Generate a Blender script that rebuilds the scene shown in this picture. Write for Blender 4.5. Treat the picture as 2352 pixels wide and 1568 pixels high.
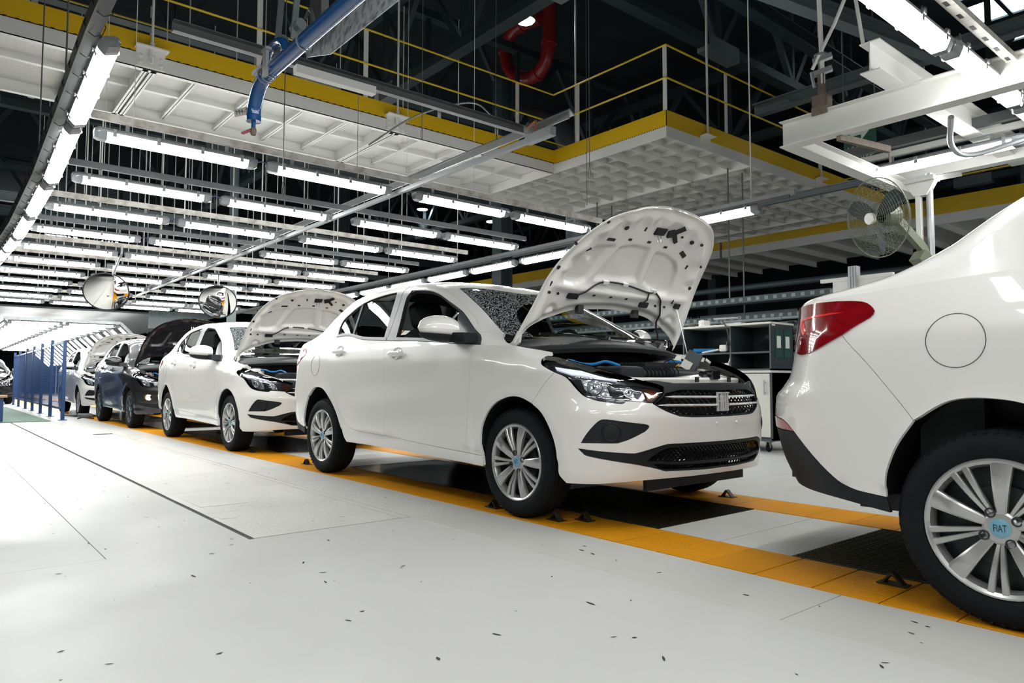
import bpy, math, random
import numpy as np
from mathutils import Vector, Matrix
from mathutils.geometry import delaunay_2d_cdt
random.seed(7)
for _o in list(bpy.data.objects): bpy.data.objects.remove(_o)
SC = bpy.context.scene
COL = SC.collection
PI = math.pi

# ---------------------------------------------------------------- camera
cam = bpy.data.cameras.new('camera')
cam.sensor_fit = 'HORIZONTAL'; cam.sensor_width = 36.0
cam.lens = 1630.959 / 2352 * 36.0
cam.clip_start = 0.05; cam.clip_end = 300
camo = bpy.data.objects.new('camera', cam); COL.objects.link(camo)
_yaw, _pit, _rol = 0.878771377, 0.0561698712, 0.00188954982
_f = Vector((-math.sin(_yaw)*math.cos(_pit), math.cos(_yaw)*math.cos(_pit), math.sin(_pit)))
_r = Vector((math.cos(_yaw), math.sin(_yaw), 0)); _u = _r.cross(_f)
_r2 = _r*math.cos(_rol) + _u*math.sin(_rol); _u2 = -_r*math.sin(_rol) + _u*math.cos(_rol)
camo.matrix_world = Matrix(((_r2.x, _u2.x, -_f.x, 3.07716278), (_r2.y, _u2.y, -_f.y, -2.58098762), (_r2.z, _u2.z, -_f.z, 0.759671884), (0, 0, 0, 1)))
SC.camera = camo

# ---------------------------------------------------------------- world, exposure
w = bpy.data.worlds.new('world'); SC.world = w; w.use_nodes = True
w.node_tree.nodes['Background'].inputs[0].default_value = (0.55, 0.72, 0.85, 1)
w.node_tree.nodes['Background'].inputs[1].default_value = 0.6
vs = SC.view_settings
SC.display_settings.display_device = 'sRGB'
vs.view_transform = 'Standard'; vs.look = 'None'; vs.exposure = 1.28; vs.gamma = 1.0
vs.use_curve_mapping = False

# ---------------------------------------------------------------- materials
MATS = {}
def mat(name, col, rough=0.5, metal=0.0, coat=0.0, var=0.06, scale=12.0, bump=0.0, bscale=80.0, emit=None, estr=0.0, trans=0.0, spec=0.5, rvar=0.08, col2=None, vor=False, alpha=1.0):
    if name in MATS: return MATS[name]
    m = bpy.data.materials.new(name); m.use_nodes = True
    nt = m.node_tree; b = nt.nodes['Principled BSDF']; L = nt.links.new
    tc = nt.nodes.new('ShaderNodeTexCoord')
    n = nt.nodes.new('ShaderNodeTexNoise'); n.inputs['Scale'].default_value = scale; n.inputs['Detail'].default_value = 4
    L(tc.outputs['Object'], n.inputs['Vector'])
    mx = nt.nodes.new('ShaderNodeMix'); mx.data_type = 'RGBA'
    c2 = col2 if col2 else tuple(max(0.0, c*(1-2*var)) for c in col)
    c1 = tuple(min(1.0, c*(1+var*0.5)) for c in col)
    mx.inputs[6].default_value = (*c1, 1); mx.inputs[7].default_value = (*c2, 1)
    if col2:
        rp = nt.nodes.new('ShaderNodeValToRGB'); rp.color_ramp.elements[0].position = .45; rp.color_ramp.elements[1].position = .68
        L(n.outputs['Fac'], rp.inputs[0]); L(rp.outputs[0], mx.inputs[0])
    else: L(n.outputs['Fac'], mx.inputs[0])
    L(mx.outputs[2], b.inputs['Base Color'])
    mr = nt.nodes.new('ShaderNodeMapRange'); mr.inputs[3].default_value = max(0.02, rough-rvar); mr.inputs[4].default_value = min(1, rough+rvar)
    L(n.outputs['Fac'], mr.inputs[0]); L(mr.outputs[0], b.inputs['Roughness'])
    b.inputs['Metallic'].default_value = metal
    b.inputs['Coat Weight'].default_value = coat; b.inputs['Coat Roughness'].default_value = 0.03
    b.inputs['Specular IOR Level'].default_value = spec
    b.inputs['Transmission Weight'].default_value = trans
    if emit:
        b.inputs['Emission Color'].default_value = (*emit, 1); b.inputs['Emission Strength'].default_value = estr
    if bump:
        bn = nt.nodes.new('ShaderNodeBump'); bn.inputs['Strength'].default_value = bump; bn.inputs['Distance'].default_value = 0.004
        t2 = nt.nodes.new('ShaderNodeTexVoronoi' if vor else 'ShaderNodeTexNoise'); t2.inputs['Scale'].default_value = bscale
        L(tc.outputs['Object'], t2.inputs['Vector']); L(t2.outputs[0], bn.inputs['Height']); L(bn.outputs[0], b.inputs['Normal'])
    MATS[name] = m
    return m
def glassmat(name, tint, reflect=0.12, rough=0.0, drops=False):
    m = bpy.data.materials.new(name); m.use_nodes = True; nt = m.node_tree; L = nt.links.new
    for x in list(nt.nodes): nt.nodes.remove(x)
    out = nt.nodes.new('ShaderNodeOutputMaterial'); tr = nt.nodes.new('ShaderNodeBsdfTransparent'); gl = nt.nodes.new('ShaderNodeBsdfGlossy')
    tr.inputs[0].default_value = (*tint, 1); gl.inputs['Roughness'].default_value = rough; gl.inputs[0].default_value = (1, 1, 1, 1)
    fr = nt.nodes.new('ShaderNodeFresnel'); fr.inputs[0].default_value = 1.5
    # film thickness variation of the pane keeps the tint slightly uneven
    tc = nt.nodes.new('ShaderNodeTexCoord'); n = nt.nodes.new('ShaderNodeTexNoise'); n.inputs['Scale'].default_value = 3
    L(tc.outputs['Object'], n.inputs['Vector'])
    ma = nt.nodes.new('ShaderNodeMath'); ma.operation = 'MULTIPLY_ADD'; ma.inputs[1].default_value = 1.0; ma.inputs[2].default_value = reflect*0.3
    L(fr.outputs[0], ma.inputs[0])
    mix = nt.nodes.new('ShaderNodeMixShader'); L(ma.outputs[0], mix.inputs[0]); L(tr.outputs[0], mix.inputs[1]); L(gl.outputs[0], mix.inputs[2])
    last = mix
    if drops:   # tested with a water spray: beads all over except the wiped fan
        v = nt.nodes.new('ShaderNodeTexVoronoi'); v.inputs['Scale'].default_value = 95; L(tc.outputs['Object'], v.inputs['Vector'])
        rp = nt.nodes.new('ShaderNodeValToRGB'); rp.color_ramp.elements[0].position = .30; rp.color_ramp.elements[0].color = (1, 1, 1, 1); rp.color_ramp.elements[1].position = .52; rp.color_ramp.elements[1].color = (0, 0, 0, 1)
        L(v.outputs['Distance'], rp.inputs[0])
        # wiped fan: sphere around wiper pivot
        vm = nt.nodes.new('ShaderNodeVectorMath'); vm.operation = 'DISTANCE'; vm.inputs[1].default_value = (-0.22, 0.10, 1.06)
        L(tc.outputs['Object'], vm.inputs[0])
        gt = nt.nodes.new('ShaderNodeMath'); gt.operation = 'GREATER_THAN'; gt.inputs[1].default_value = 0.58; L(vm.outputs['Value'], gt.inputs[0])
        mu = nt.nodes.new('ShaderNodeMath'); mu.operation = 'MULTIPLY'; L(rp.outputs[0], mu.inputs[0]); L(gt.outputs[0], mu.inputs[1])
        mu2 = nt.nodes.new('ShaderNodeMath'); mu2.operation = 'MULTIPLY'; mu2.inputs[1].default_value = .8; L(mu.outputs[0], mu2.inputs[0])
        wt = nt.nodes.new('ShaderNodeBsdfPrincipled'); wt.inputs['Base Color'].default_value = (.75, .82, .86, 1); wt.inputs['Roughness'].default_value = .08; wt.inputs['Alpha'].default_value = .75
        mx2 = nt.nodes.new('ShaderNodeMixShader'); L(mu2.outputs[0], mx2.inputs[0]); L(mix.outputs[0], mx2.inputs[1]); L(wt.outputs[0], mx2.inputs[2]); last = mx2
    L(last.outputs[0], out.inputs[0])
    return m
def M(n): return MATS[n]
mat('paint_white', (.80, .785, .755), .32, coat=1.0, var=.01, scale=2, rvar=.03)
mat('paint_dark', (.006, .008, .014), .3, metal=.3, coat=1.0, var=.05, scale=300, rvar=.02)
mat('paint_bronze', (.014, .013, .016), .32, metal=.25, coat=1.0, var=.05, scale=300, rvar=.02)
mat('interior', (.022, .024, .026), .8, var=.1, bump=.1)
mat('headliner', (.10, .105, .10), .9, var=.05)
mat('black_plastic', (.014, .017, .020), .5, var=.1, spec=.25, bump=.08, bscale=300)
mat('satin_pillar', (.055, .06, .07), .35, var=.05)
mat('gloss_black', (.008, .009, .011), .08, coat=.5, var=.1)
mat('rubber', (.008, .010, .012), .8, var=.2, spec=.18, bump=.25, bscale=60)
mat('seal', (.006, .007, .008), .55)
mat('silver', (.56, .56, .55), .30, metal=.75, var=.04)
mat('alloy_dark', (.10, .11, .12), .3, metal=.8)
mat('emblem_silver', (.80, .81, .81), .25, metal=.35, coat=.5, var=.02)
mat('chrome', (.82, .82, .84), .08, metal=1.0, var=.02)
mat('reflector', (.85, .87, .90), .14, metal=.55, bump=1.0, bscale=38, vor=True)
mat('brake', (.05, .055, .06), .45, metal=.6)
mat('cap_blue', (.22, .50, .66), .25, coat=.6, var=.25, scale=20)
mat('dark_text', (.01, .03, .07), .4)
mat('tail_red', (.27, .004, .009), .12, coat=1.0, var=.35, scale=25)
mat('tail_red_bright', (.75, .02, .02), .15, coat=1.0, var=.2, scale=40, emit=(.8, .02, .02), estr=.08)
mat('reflector_red', (.30, .02, .04), .2, coat=1.0)
mat('lamp_clear', (.72, .73, .76), .2, coat=1.0, var=.1, scale=40, metal=.3)
mat('drl_white', (.85, .87, .95), .2, var=.02, emit=(.85, .88, 1.0), estr=.25)
mat('amber', (.20, .045, .015), .15, coat=1.0, metal=.4)
mat('engine', (.012, .015, .018), .5, spec=.3, var=.2, bump=.2)
mat('hose_blue', (.02, .22, .55), .35)
mat('label_white', (.75, .75, .72), .6)
mat('wire_black', (.008, .010, .012), .5)
mat('white_clip', (.75, .76, .74), .5)
mat('fog_glow', (1, .8, .6), .2, emit=(1.0, .50, .20), estr=22)
mat('lamp_base', (.07, .075, .08), .22, metal=.4, coat=.4, var=.3, scale=30)
GLASS = glassmat('window_glass', (.62, .72, .70)); GLASS_WS = glassmat('windscreen_glass', (.55, .66, .66), drops=True); LENS = glassmat('lamp_lens', (.93, .95, .97), .1)

# ---------------------------------------------------------------- mesh helpers
class MB:
    def __init__(s): s.v = []; s.f = []; s.m = []; s.n = {}; s.sm = True
    def add(s, vs, fs, mi=0, normals=None):
        o = len(s.v); s.v.extend([tuple(map(float, p)) for p in vs]); s.f.extend([tuple(int(i)+o for i in f) for f in fs]); s.m.extend([mi]*len(fs))
        if normals is not None:
            for i, nn in enumerate(normals): s.n[o+i] = tuple(map(float, nn))
        return s
    def box(s, x0, x1, y0, y1, z0, z1, mi=0):
        return s.add([(x0,y0,z0),(x1,y0,z0),(x1,y1,z0),(x0,y1,z0),(x0,y0,z1),(x1,y0,z1),(x1,y1,z1),(x0,y1,z1)],
                     [(0,3,2,1),(4,5,6,7),(0,1,5,4),(1,2,6,5),(2,3,7,6),(3,0,4,7)], mi)
    def cbox(s, x0, x1, y0, y1, z0, z1, c=.01, mi=0):   # box with chamfered vertical and top edges
        vs = []; 
        for z, k in ((z0, 0), (z1-c, 0), (z1, c)):
            for (x, y) in ((x0+c+k, y0+k), (x1-c-k, y0+k), (x1-k, y0+c+k), (x1-k, y1-c-k), (x1-c-k, y1-k), (x0+c+k, y1-k), (x0+k, y1-c-k), (x0+k, y0+c+k)): vs.append((x, y, z))
        fs = [tuple(range(7, -1, -1)), tuple(range(16, 24))]
        for r in (0, 8):
            for i in range(8): j = (i+1) % 8; fs.append((r+i, r+j, r+8+j, r+8+i))
        return s.add(vs, fs, mi)
    def beam(s, p, q, wd, ht, up=(0, 0, 1), mi=0):
        p = Vector(p); q = Vector(q); d = (q-p).normalized(); u = Vector(up)
        if abs(d.dot(u)) > .98: u = Vector((1, 0, 0))
        r = d.cross(u).normalized()*(wd/2); u = r.cross(d).normalized()*(ht/2)
        vs = [p-r-u, p+r-u, p+r+u, p-r+u, q-r-u, q+r-u, q+r+u, q-r+u]
        return s.add(vs, [(0,3,2,1),(4,5,6,7),(0,1,5,4),(1,2,6,5),(2,3,7,6),(3,0,4,7)], mi)
    def ibeam(s, p, q, wd, ht, tf, tw, up=(0, 0, 1)):
        p = Vector(p); q = Vector(q); u = Vector(up)*(ht/2-tf/2)
        s.beam(p+u, q+u, wd, tf, up); s.beam(p-u, q-u, wd, tf, up); s.beam(p, q, tw, ht-2*tf, up)
        return s
    def tube(s, pts, r, n=8, mi=0, closed=False):
        pts = [Vector(p) for p in pts]; N = len(pts); rr = r if hasattr(r, '__len__') else [r]*N
        vs = []; prev = None
        for i, p in enumerate(pts):
            a = pts[i-1] if (i > 0 or closed) else p; b = pts[(i+1) % N] if (i < N-1 or closed) else p
            t = (b-a).normalized()
            if prev is None:
                u = Vector((0, 0, 1)) if abs(t.z) < .9 else Vector((1, 0, 0)); nn = t.cross(u).normalized()
            else: nn = (prev - t*prev.dot(t)).normalized()
            prev = nn; bb = t.cross(nn)
            for k in range(n): an = 2*PI*k/n; vs.append(p + nn*(math.cos(an)*rr[i]) + bb*(math.sin(an)*rr[i]))
        fs = []
        for i in range(N if closed else N-1):
            j = (i+1) % N
            for k in range(n): k2 = (k+1) % n; fs.append((i*n+k, i*n+k2, j*n+k2, j*n+k))
        if not closed: fs.append(tuple(range(n-1, -1, -1))); fs.append(tuple(range((N-1)*n, N*n)))
        return s.add(vs, fs, mi)
    def lathe(s, prof, n=32, axis='z', c=(0, 0, 0), mi=0):   # prof: (radius, height)
        vs = []
        for r, h in prof:
            for k in range(n):
                a = 2*PI*k/n; x, y = r*math.cos(a), r*math.sin(a)
                p = (x, y, h) if axis == 'z' else ((x, -h, y) if axis == 'y' else (h, x, y))
                vs.append((p[0]+c[0], p[1]+c[1], p[2]+c[2]))
        fs = []
        for i in range(len(prof)-1):
            for k in range(n): k2 = (k+1) % n; fs.append((i*n+k, i*n+k2, (i+1)*n+k2, (i+1)*n+k))
        return s.add(vs, fs, mi)
    def disc(s, c, r, axis='z', n=24, mi=0, flip=False):
        vs = []
        for k in range(n):
            a = 2*PI*k/n; x, y = r*math.cos(a), r*math.sin(a)
            p = (x, y, 0) if axis == 'z' else ((x, 0, y) if axis == 'y' else (0, x, y)); vs.append((p[0]+c[0], p[1]+c[1], p[2]+c[2]))
        f = tuple(range(n)); return s.add(vs, [f[::-1] if flip else f], mi)
    def prism(s, poly, lo, hi, fn=None, mi=0):   # poly 2-D extruded between two heights; fn maps (a,b,h) to xyz
        fn = fn or (lambda a, b, h: (a, b, h)); n = len(poly)
        vs = [fn(a, b, lo) for a, b in poly]+[fn(a, b, hi) for a, b in poly]
        fs = [tuple(range(n-1, -1, -1)), tuple(range(n, 2*n))]+[(i, (i+1) % n, n+(i+1) % n, n+i) for i in range(n)]
        return s.add(vs, fs, mi)
    def grid(s, P, mi=0):   # P[a][b] points
        a, b = len(P), len(P[0]); return s.add([p for r in P for p in r], [(i*b+j, i*b+j+1, (i+1)*b+j+1, (i+1)*b+j) for i in range(a-1) for j in range(b-1)], mi)
    def mesh(s, name, mats, off=(0, 0, 0), angle=35):
        me = bpy.data.meshes.new(name)
        v = np.array(s.v, float).reshape(-1, 3) - np.array(off, float)
        me.from_pydata(v.tolist(), [], s.f)
        for m in (mats if isinstance(mats, (list, tuple)) else [mats]): me.materials.append(m)
        me.polygons.foreach_set('material_index', s.m)
        me.polygons.foreach_set('use_smooth', [True]*len(s.f))
        me.update()
        if s.n and len(s.n) == len(s.v):
            me.normals_split_custom_set_from_vertices([s.n[i] for i in range(len(s.v))])
        else: me.set_sharp_from_angle(angle=math.radians(angle))
        return me
    def build(s, name, mats, parent=None, angle=35, bevel=0.0):
        off = (0, 0, 0)
        if parent is None:
            v = np.array(s.v); lo = v.min(0); hi = v.max(0); off = ((lo[0]+hi[0])/2, (lo[1]+hi[1])/2, lo[2])
        else:
            w_ = parent; off = Vector((0, 0, 0))
            while w_ is not None: off = off + w_.location; w_ = w_.parent
        o = bpy.data.objects.new(name, s.mesh(name, mats, off, angle)); COL.objects.link(o)
        if parent is None: o.location = off
        else: o.parent = parent
        if bevel:
            b = o.modifiers.new('bevel', 'BEVEL'); b.width = bevel; b.segments = 2; b.limit_method = 'ANGLE'; b.angle_limit = math.radians(40)
        return o
def empty(name, loc=(0, 0, 0)):
    o = bpy.data.objects.new(name, None); o.location = loc; o.empty_display_size = .1; COL.objects.link(o); return o
def tag(o, label=None, cat=None, group=None, kind=None):
    if label: o['label'] = label
    if cat: o['category'] = cat
    if group: o['group'] = group
    if kind: o['kind'] = kind
    return o
def thing(name, loc, label, cat, group=None): return tag(empty(name, loc), label, cat, group)
def copy_tree(o, parent=None):
    c = o.copy(); COL.objects.link(c)
    if parent is not None: c.parent = parent
    for ch in list(o.children): copy_tree(ch, c)
    return c
_TXT = {}
def text_geo(txt, size=1.0, ext=.0):
    if txt not in _TXT:
        cu = bpy.data.curves.new('lettering', 'FONT'); cu.body = txt; cu.align_x = 'CENTER'; cu.align_y = 'CENTER'; cu.resolution_u = 3
        o = bpy.data.objects.new('lettering', cu); COL.objects.link(o)
        dg = bpy.context.evaluated_depsgraph_get(); me = o.evaluated_get(dg).to_mesh()
        _TXT[txt] = ([tuple(v.co) for v in me.vertices], [tuple(p.vertices) for p in me.polygons])
        o.evaluated_get(dg).to_mesh_clear(); bpy.data.objects.remove(o)
    v, f = _TXT[txt]
    return [(x*size, y*size) for x, y, z in v], f
# ---------------------------------------------------------------- body surfaces of the sedan (x forward from front axle, y to the left, z up)
def pchip(xs,ys):
    xs=np.array(xs,float); ys=np.array(ys,float)
    h=np.diff(xs); d=np.diff(ys)/h; m=np.zeros_like(ys)
    m[0]=d[0]; m[-1]=d[-1]
    for i in range(1,len(xs)-1):
        if d[i-1]*d[i]>0:
            w1=2*h[i]+h[i-1]; w2=h[i]+2*h[i-1]; m[i]=(w1+w2)/(w1/d[i-1]+w2/d[i])
    def f(x):
        x=np.clip(np.asarray(x,float),xs[0],xs[-1])
        i=np.clip(np.searchsorted(xs,x)-1,0,len(xs)-2)
        t=(x-xs[i])/h[i]; t2=t*t; t3=t2*t
        return (2*t3-3*t2+1)*ys[i]+(t3-2*t2+t)*h[i]*m[i]+(-2*t3+3*t2)*ys[i+1]+(t3-t2)*h[i]*m[i+1]
    return f
XF0,XR0=.20,-2.95   # corner starts
LF,LR=1.12,1.12     # corner arc lengths
SMAX=XF0+LF; SMIN=XR0-LR
def unit(n,a,b):
    ph=np.linspace(0,np.pi/2,4001); X=np.sin(ph)**(2/n); Y=np.cos(ph)**(2/n)
    l=np.r_[0,np.cumsum(np.hypot(np.diff(X)*a,np.diff(Y)*b))]; q=l/l[-1]
    g=np.linspace(0,1,801); return np.interp(g,q,X),np.interp(g,q,Y),g
UF=unit(2.4,.6,.86); UR=unit(2.32,.58,.85)
xf=pchip([.16,.2,.25,.32,.45,.56,.62,.66,.72,.78,.82,.9,1.1],[.69,.74,.77,.785,.797,.797,.79,.785,.78,.77,.73,.60,.38])
xr=pchip([.16,.25,.35,.5,.62,.70,.76,.9,1.03,1.1,1.14,1.3],[-3.20,-3.31,-3.42,-3.51,-3.535,-3.525,-3.455,-3.41,-3.395,-3.40,-3.395,-3.34])
wmx=pchip([-3.6,-2.95,-2.5,-2.0,-1.2,-.3,.25,.8],[.82,.835,.85,.862,.863,.863,.855,.84])
sec=pchip([.15,.20,.24,.30,.345,.36,.45,.58,.70,.80,.885,.90,.96,1.03,1.10,1.2],
          [.90,.945,.968,.978,.976,.984,.990,.997,1.0,1.0,.996,.992,.972,.946,.918,.86])
def W(x,z):
    # crease height rises rearwards
    zz=z-.035*np.clip((-.3-x)/2.0,-.6,1.1)
    w=wmx(x)*sec(zz)
    for cx,cz in((.03,.31),(-2.50,.31)):
        r=np.hypot(x-cx,z-cz); w=w+.010*np.exp(-((r-.37)/.045)**2)*(r>.37)+.010*(r<=.37)
    # hollow door flank
    w=w-.012*np.exp(-((z-.62-.06*(x+1.3))/.12)**2)*np.exp(-((x+1.25)/.75)**4)
    return w
def sm(a,b,x):
    t=np.clip((x-a)/(b-a),0,1); return t*t*(3-2*t)
def Lw(s,z):
    s=np.asarray(s,float); z=np.asarray(z,float); s,z=np.broadcast_arrays(s,z)
    x=np.clip(s,XR0,XF0).astype(float); c=np.ones_like(x)
    f=s>XF0; q=(s-XF0)/LF
    if f.any():
        ux=np.interp(q[f],UF[2],UF[0]); x[f]=XF0+(xf(z[f])-XF0)*ux; c[f]=np.interp(q[f],UF[2],UF[1])*(1-.09*ux**1.5*sm(.58,.70,z[f]))
    r=s<XR0; q=(XR0-s)/LR
    if r.any():
        ux=np.interp(q[r],UR[2],UR[0]); x[r]=XR0+(xr(z[r])-XR0)*ux; c[r]=np.interp(q[r],UR[2],UR[1])
    zt=zb_(s); w=W(x,z)-.125*sm(-.45,-.1,s)*np.clip((z-zt+.10)/.10,0,1.2)**1.7
    return np.stack([x,-w*c,z],-1)
zb_=pchip([-4.1,-3.3,-2.95,-2.6,-2.17,-1.82,-1.44,-.99,-.5,-.33,-.1,.30,.37,.51,.70,.81,.9,1.0,1.4],
          [1.04,1.065,1.08,1.105,1.122,1.075,1.053,1.028,.99,.98,.958,.905,.893,.860,.797,.765,.752,.755,.758])
zc_=pchip([-3.60,-3.5,-3.36,-3.2,-3.03,-2.90,-2.45,-2.25,-1.9,-1.6,-1.3,-1.06,-.75,-.45,-.20,-.1,.2,.45,.62,.70,.75,.79],
          [1.06,1.075,1.10,1.115,1.13,1.165,1.445,1.52,1.55,1.54,1.515,1.475,1.335,1.18,1.04,1.02,.98,.93,.875,.835,.80,.757])
kk=pchip([-3.6,-3.2,-2.9,-2.4,-1.0,-.5,-.2,.0,.8],[1.2,.9,.5,.40,.40,.42,.9,3.0,3.0])
def Up(s,t):
    s,t=np.broadcast_arrays(np.asarray(s,float),np.asarray(t,float))
    B=Lw(s,zb_(s)); x=B[...,0]; w=-B[...,1]; zb=B[...,2]
    zc=np.maximum(zc_(x),zb+.004); h=zc-zb; k=kk(x)
    d=np.where(h>.2,.15,np.where(h>.1,.075+.075*(h-.1)/.1,.75*h)); hs=h-d
    k=np.minimum(k,.6*w/np.maximum(h,1e-3))
    wr=w-k*hs; zr=zb+hs; w1=wr-k*d
    ls=np.hypot(hs,k*hs); a=ls/(ls+wr+1e-9)
    u=np.clip((t-a)/(1-a+1e-9),0,1); v=np.clip(t/(a+1e-9),0,1)
    ys=w-k*hs*v; zs=zb+hs*v
    # rational quad bezier
    W1=1.25; den=(1-u)**2+2*u*(1-u)*W1+u*u
    yb=((1-u)**2*wr+2*u*(1-u)*W1*w1)/den; zz=((1-u)**2*zr+2*u*(1-u)*W1*zc+u*u*zc)/den
    m=t<a
    return np.stack([x,-np.where(m,ys,yb),np.where(m,zs,zz)],-1)
_s=np.r_[np.linspace(-.32,.9,160),np.linspace(.9,SMAX-.002,60)[1:]]
_t=np.linspace(0,1,80)
_U=Up(_s[:,None],_t[None,:]); _X=_U[:,0,0]; _o=np.argsort(_X); 
def H(x,y):
    x=np.asarray(x,float); y=np.abs(np.asarray(y,float)); x,y=np.broadcast_arrays(x,y)
    xs=_X[_o]; i=np.clip(np.searchsorted(xs,x)-1,0,len(xs)-2); f=np.clip((x-xs[i])/(xs[i+1]-xs[i]+1e-9),0,1)
    z=[np.zeros(x.shape),np.zeros(x.shape)]
    for k in (0,1):
        for c in np.unique(i+k):
            m=(i+k)==c; u=_U[_o[c]]; z[k][m]=np.interp(y[m],-u[::-1,1],u[::-1,2])
    return z[0]*(1-f)+z[1]*f
HX,HZ,TH,DX,DZ=-.22,1.0,np.radians(64),.07,-.01
def opn(p,th=TH,dx=DX,dz=DZ):
    p=np.asarray(p,float); X=p[...,0]-HX; Z=p[...,2]-HZ
    return np.stack([HX+dx+X*np.cos(th)-Z*np.sin(th),p[...,1],HZ+dz+X*np.sin(th)+Z*np.cos(th)],-1)
# ---------------------------------------------------------------- panels cut from the surfaces
def cr(pts, n=5):
    if len(pts) < 3: return [tuple(p) for p in pts]
    P = [np.array(p, float) for p in pts]; P = [2*P[0]-P[1]]+P+[2*P[-1]-P[-2]]; out = []
    for i in range(1, len(P)-2):
        a, b, c, d = P[i-1:i+3]
        for k in range(n):
            t = k/n; out.append(tuple(.5*((2*b)+(c-a)*t+(2*a-5*b+4*c-d)*t*t+(3*b-a-3*c+d)*t**3)))
    return out+[tuple(P[-2])]
def mkloop(*segs):
    out = []
    for s_ in segs:
        for p in cr(s_):
            if not out or (abs(p[0]-out[-1][0])+abs(p[1]-out[-1][1])) > 1e-5: out.append((float(p[0]), float(p[1])))
    if abs(out[0][0]-out[-1][0])+abs(out[0][1]-out[-1][1]) < 1e-5: out.pop()
    return out
def area2(L): a = np.array(L); b = np.roll(a, -1, 0); return float((a[:, 0]*b[:, 1]-b[:, 0]*a[:, 1]).sum())
def dens(L, st):
    out = []
    for i, p in enumerate(L):
        q = L[(i+1) % len(L)]; d = math.hypot(q[0]-p[0], q[1]-p[1]); k = max(1, int(math.ceil(d/st)))
        for j in range(k): out.append((p[0]+(q[0]-p[0])*j/k, p[1]+(q[1]-p[1])*j/k))
    return out
def inset(L, g, keep=None):
    n = len(L); out = []
    for i in range(n):
        a, b, c = np.array(L[i-1]), np.array(L[i]), np.array(L[(i+1) % n])
        if keep and keep(L[i]): out.append(L[i]); continue
        e1 = (b-a)/(np.linalg.norm(b-a)+1e-12); e2 = (c-b)/(np.linalg.norm(c-b)+1e-12)
        n1 = np.array([-e1[1], e1[0]]); n2 = np.array([-e2[1], e2[0]]); m = n1+n2; m = m/(np.linalg.norm(m)+1e-9)
        out.append(tuple(b+m*g/max(.5, float(m.dot(n1)))))
    return out
def inside(pts, loops):
    x, y = pts[:, 0], pts[:, 1]; r = np.zeros(len(pts), bool)
    for L in loops:
        a = np.array(L); b = np.roll(a, -1, 0)
        for (x0, y0), (x1, y1) in zip(a, b):
            if y0 == y1: continue
            c = ((y0 > y) != (y1 > y)); xi = (x1-x0)*(y-y0)/(y1-y0)+x0; r ^= c & (x < xi)
    return r
def segdist(pts, loops):
    d = np.full(len(pts), 1e9)
    for L in loops:
        a = np.array(L); b = np.roll(a, -1, 0); ab = b-a; l2 = (ab**2).sum(1)+1e-12
        t = np.clip(((pts[:, None, :]-a[None])*ab[None]).sum(2)/l2[None], 0, 1)
        d = np.minimum(d, np.sqrt((((a[None]+t[..., None]*ab[None])-pts[:, None, :])**2).sum(2)).min(1))
    return d
TS = 1.1
def fL(p): return Lw(p[:, 0], p[:, 1])
def fU(p): return Up(p[:, 0], np.clip(p[:, 1]/TS, 0, 1))
def fH(p): return np.stack([p[:, 0], p[:, 1], H(p[:, 0], p[:, 1])], 1)
def nrm(fn, p, h=.004):
    e = np.array([h, 0.]); g = np.array([0., h])
    a = fn(p+e)-fn(p-e); b = fn(p+g)-fn(p-g); n = np.cross(a, b); l = np.linalg.norm(n, axis=1, keepdims=True)
    n = n/(l+1e-12); return n
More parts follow.
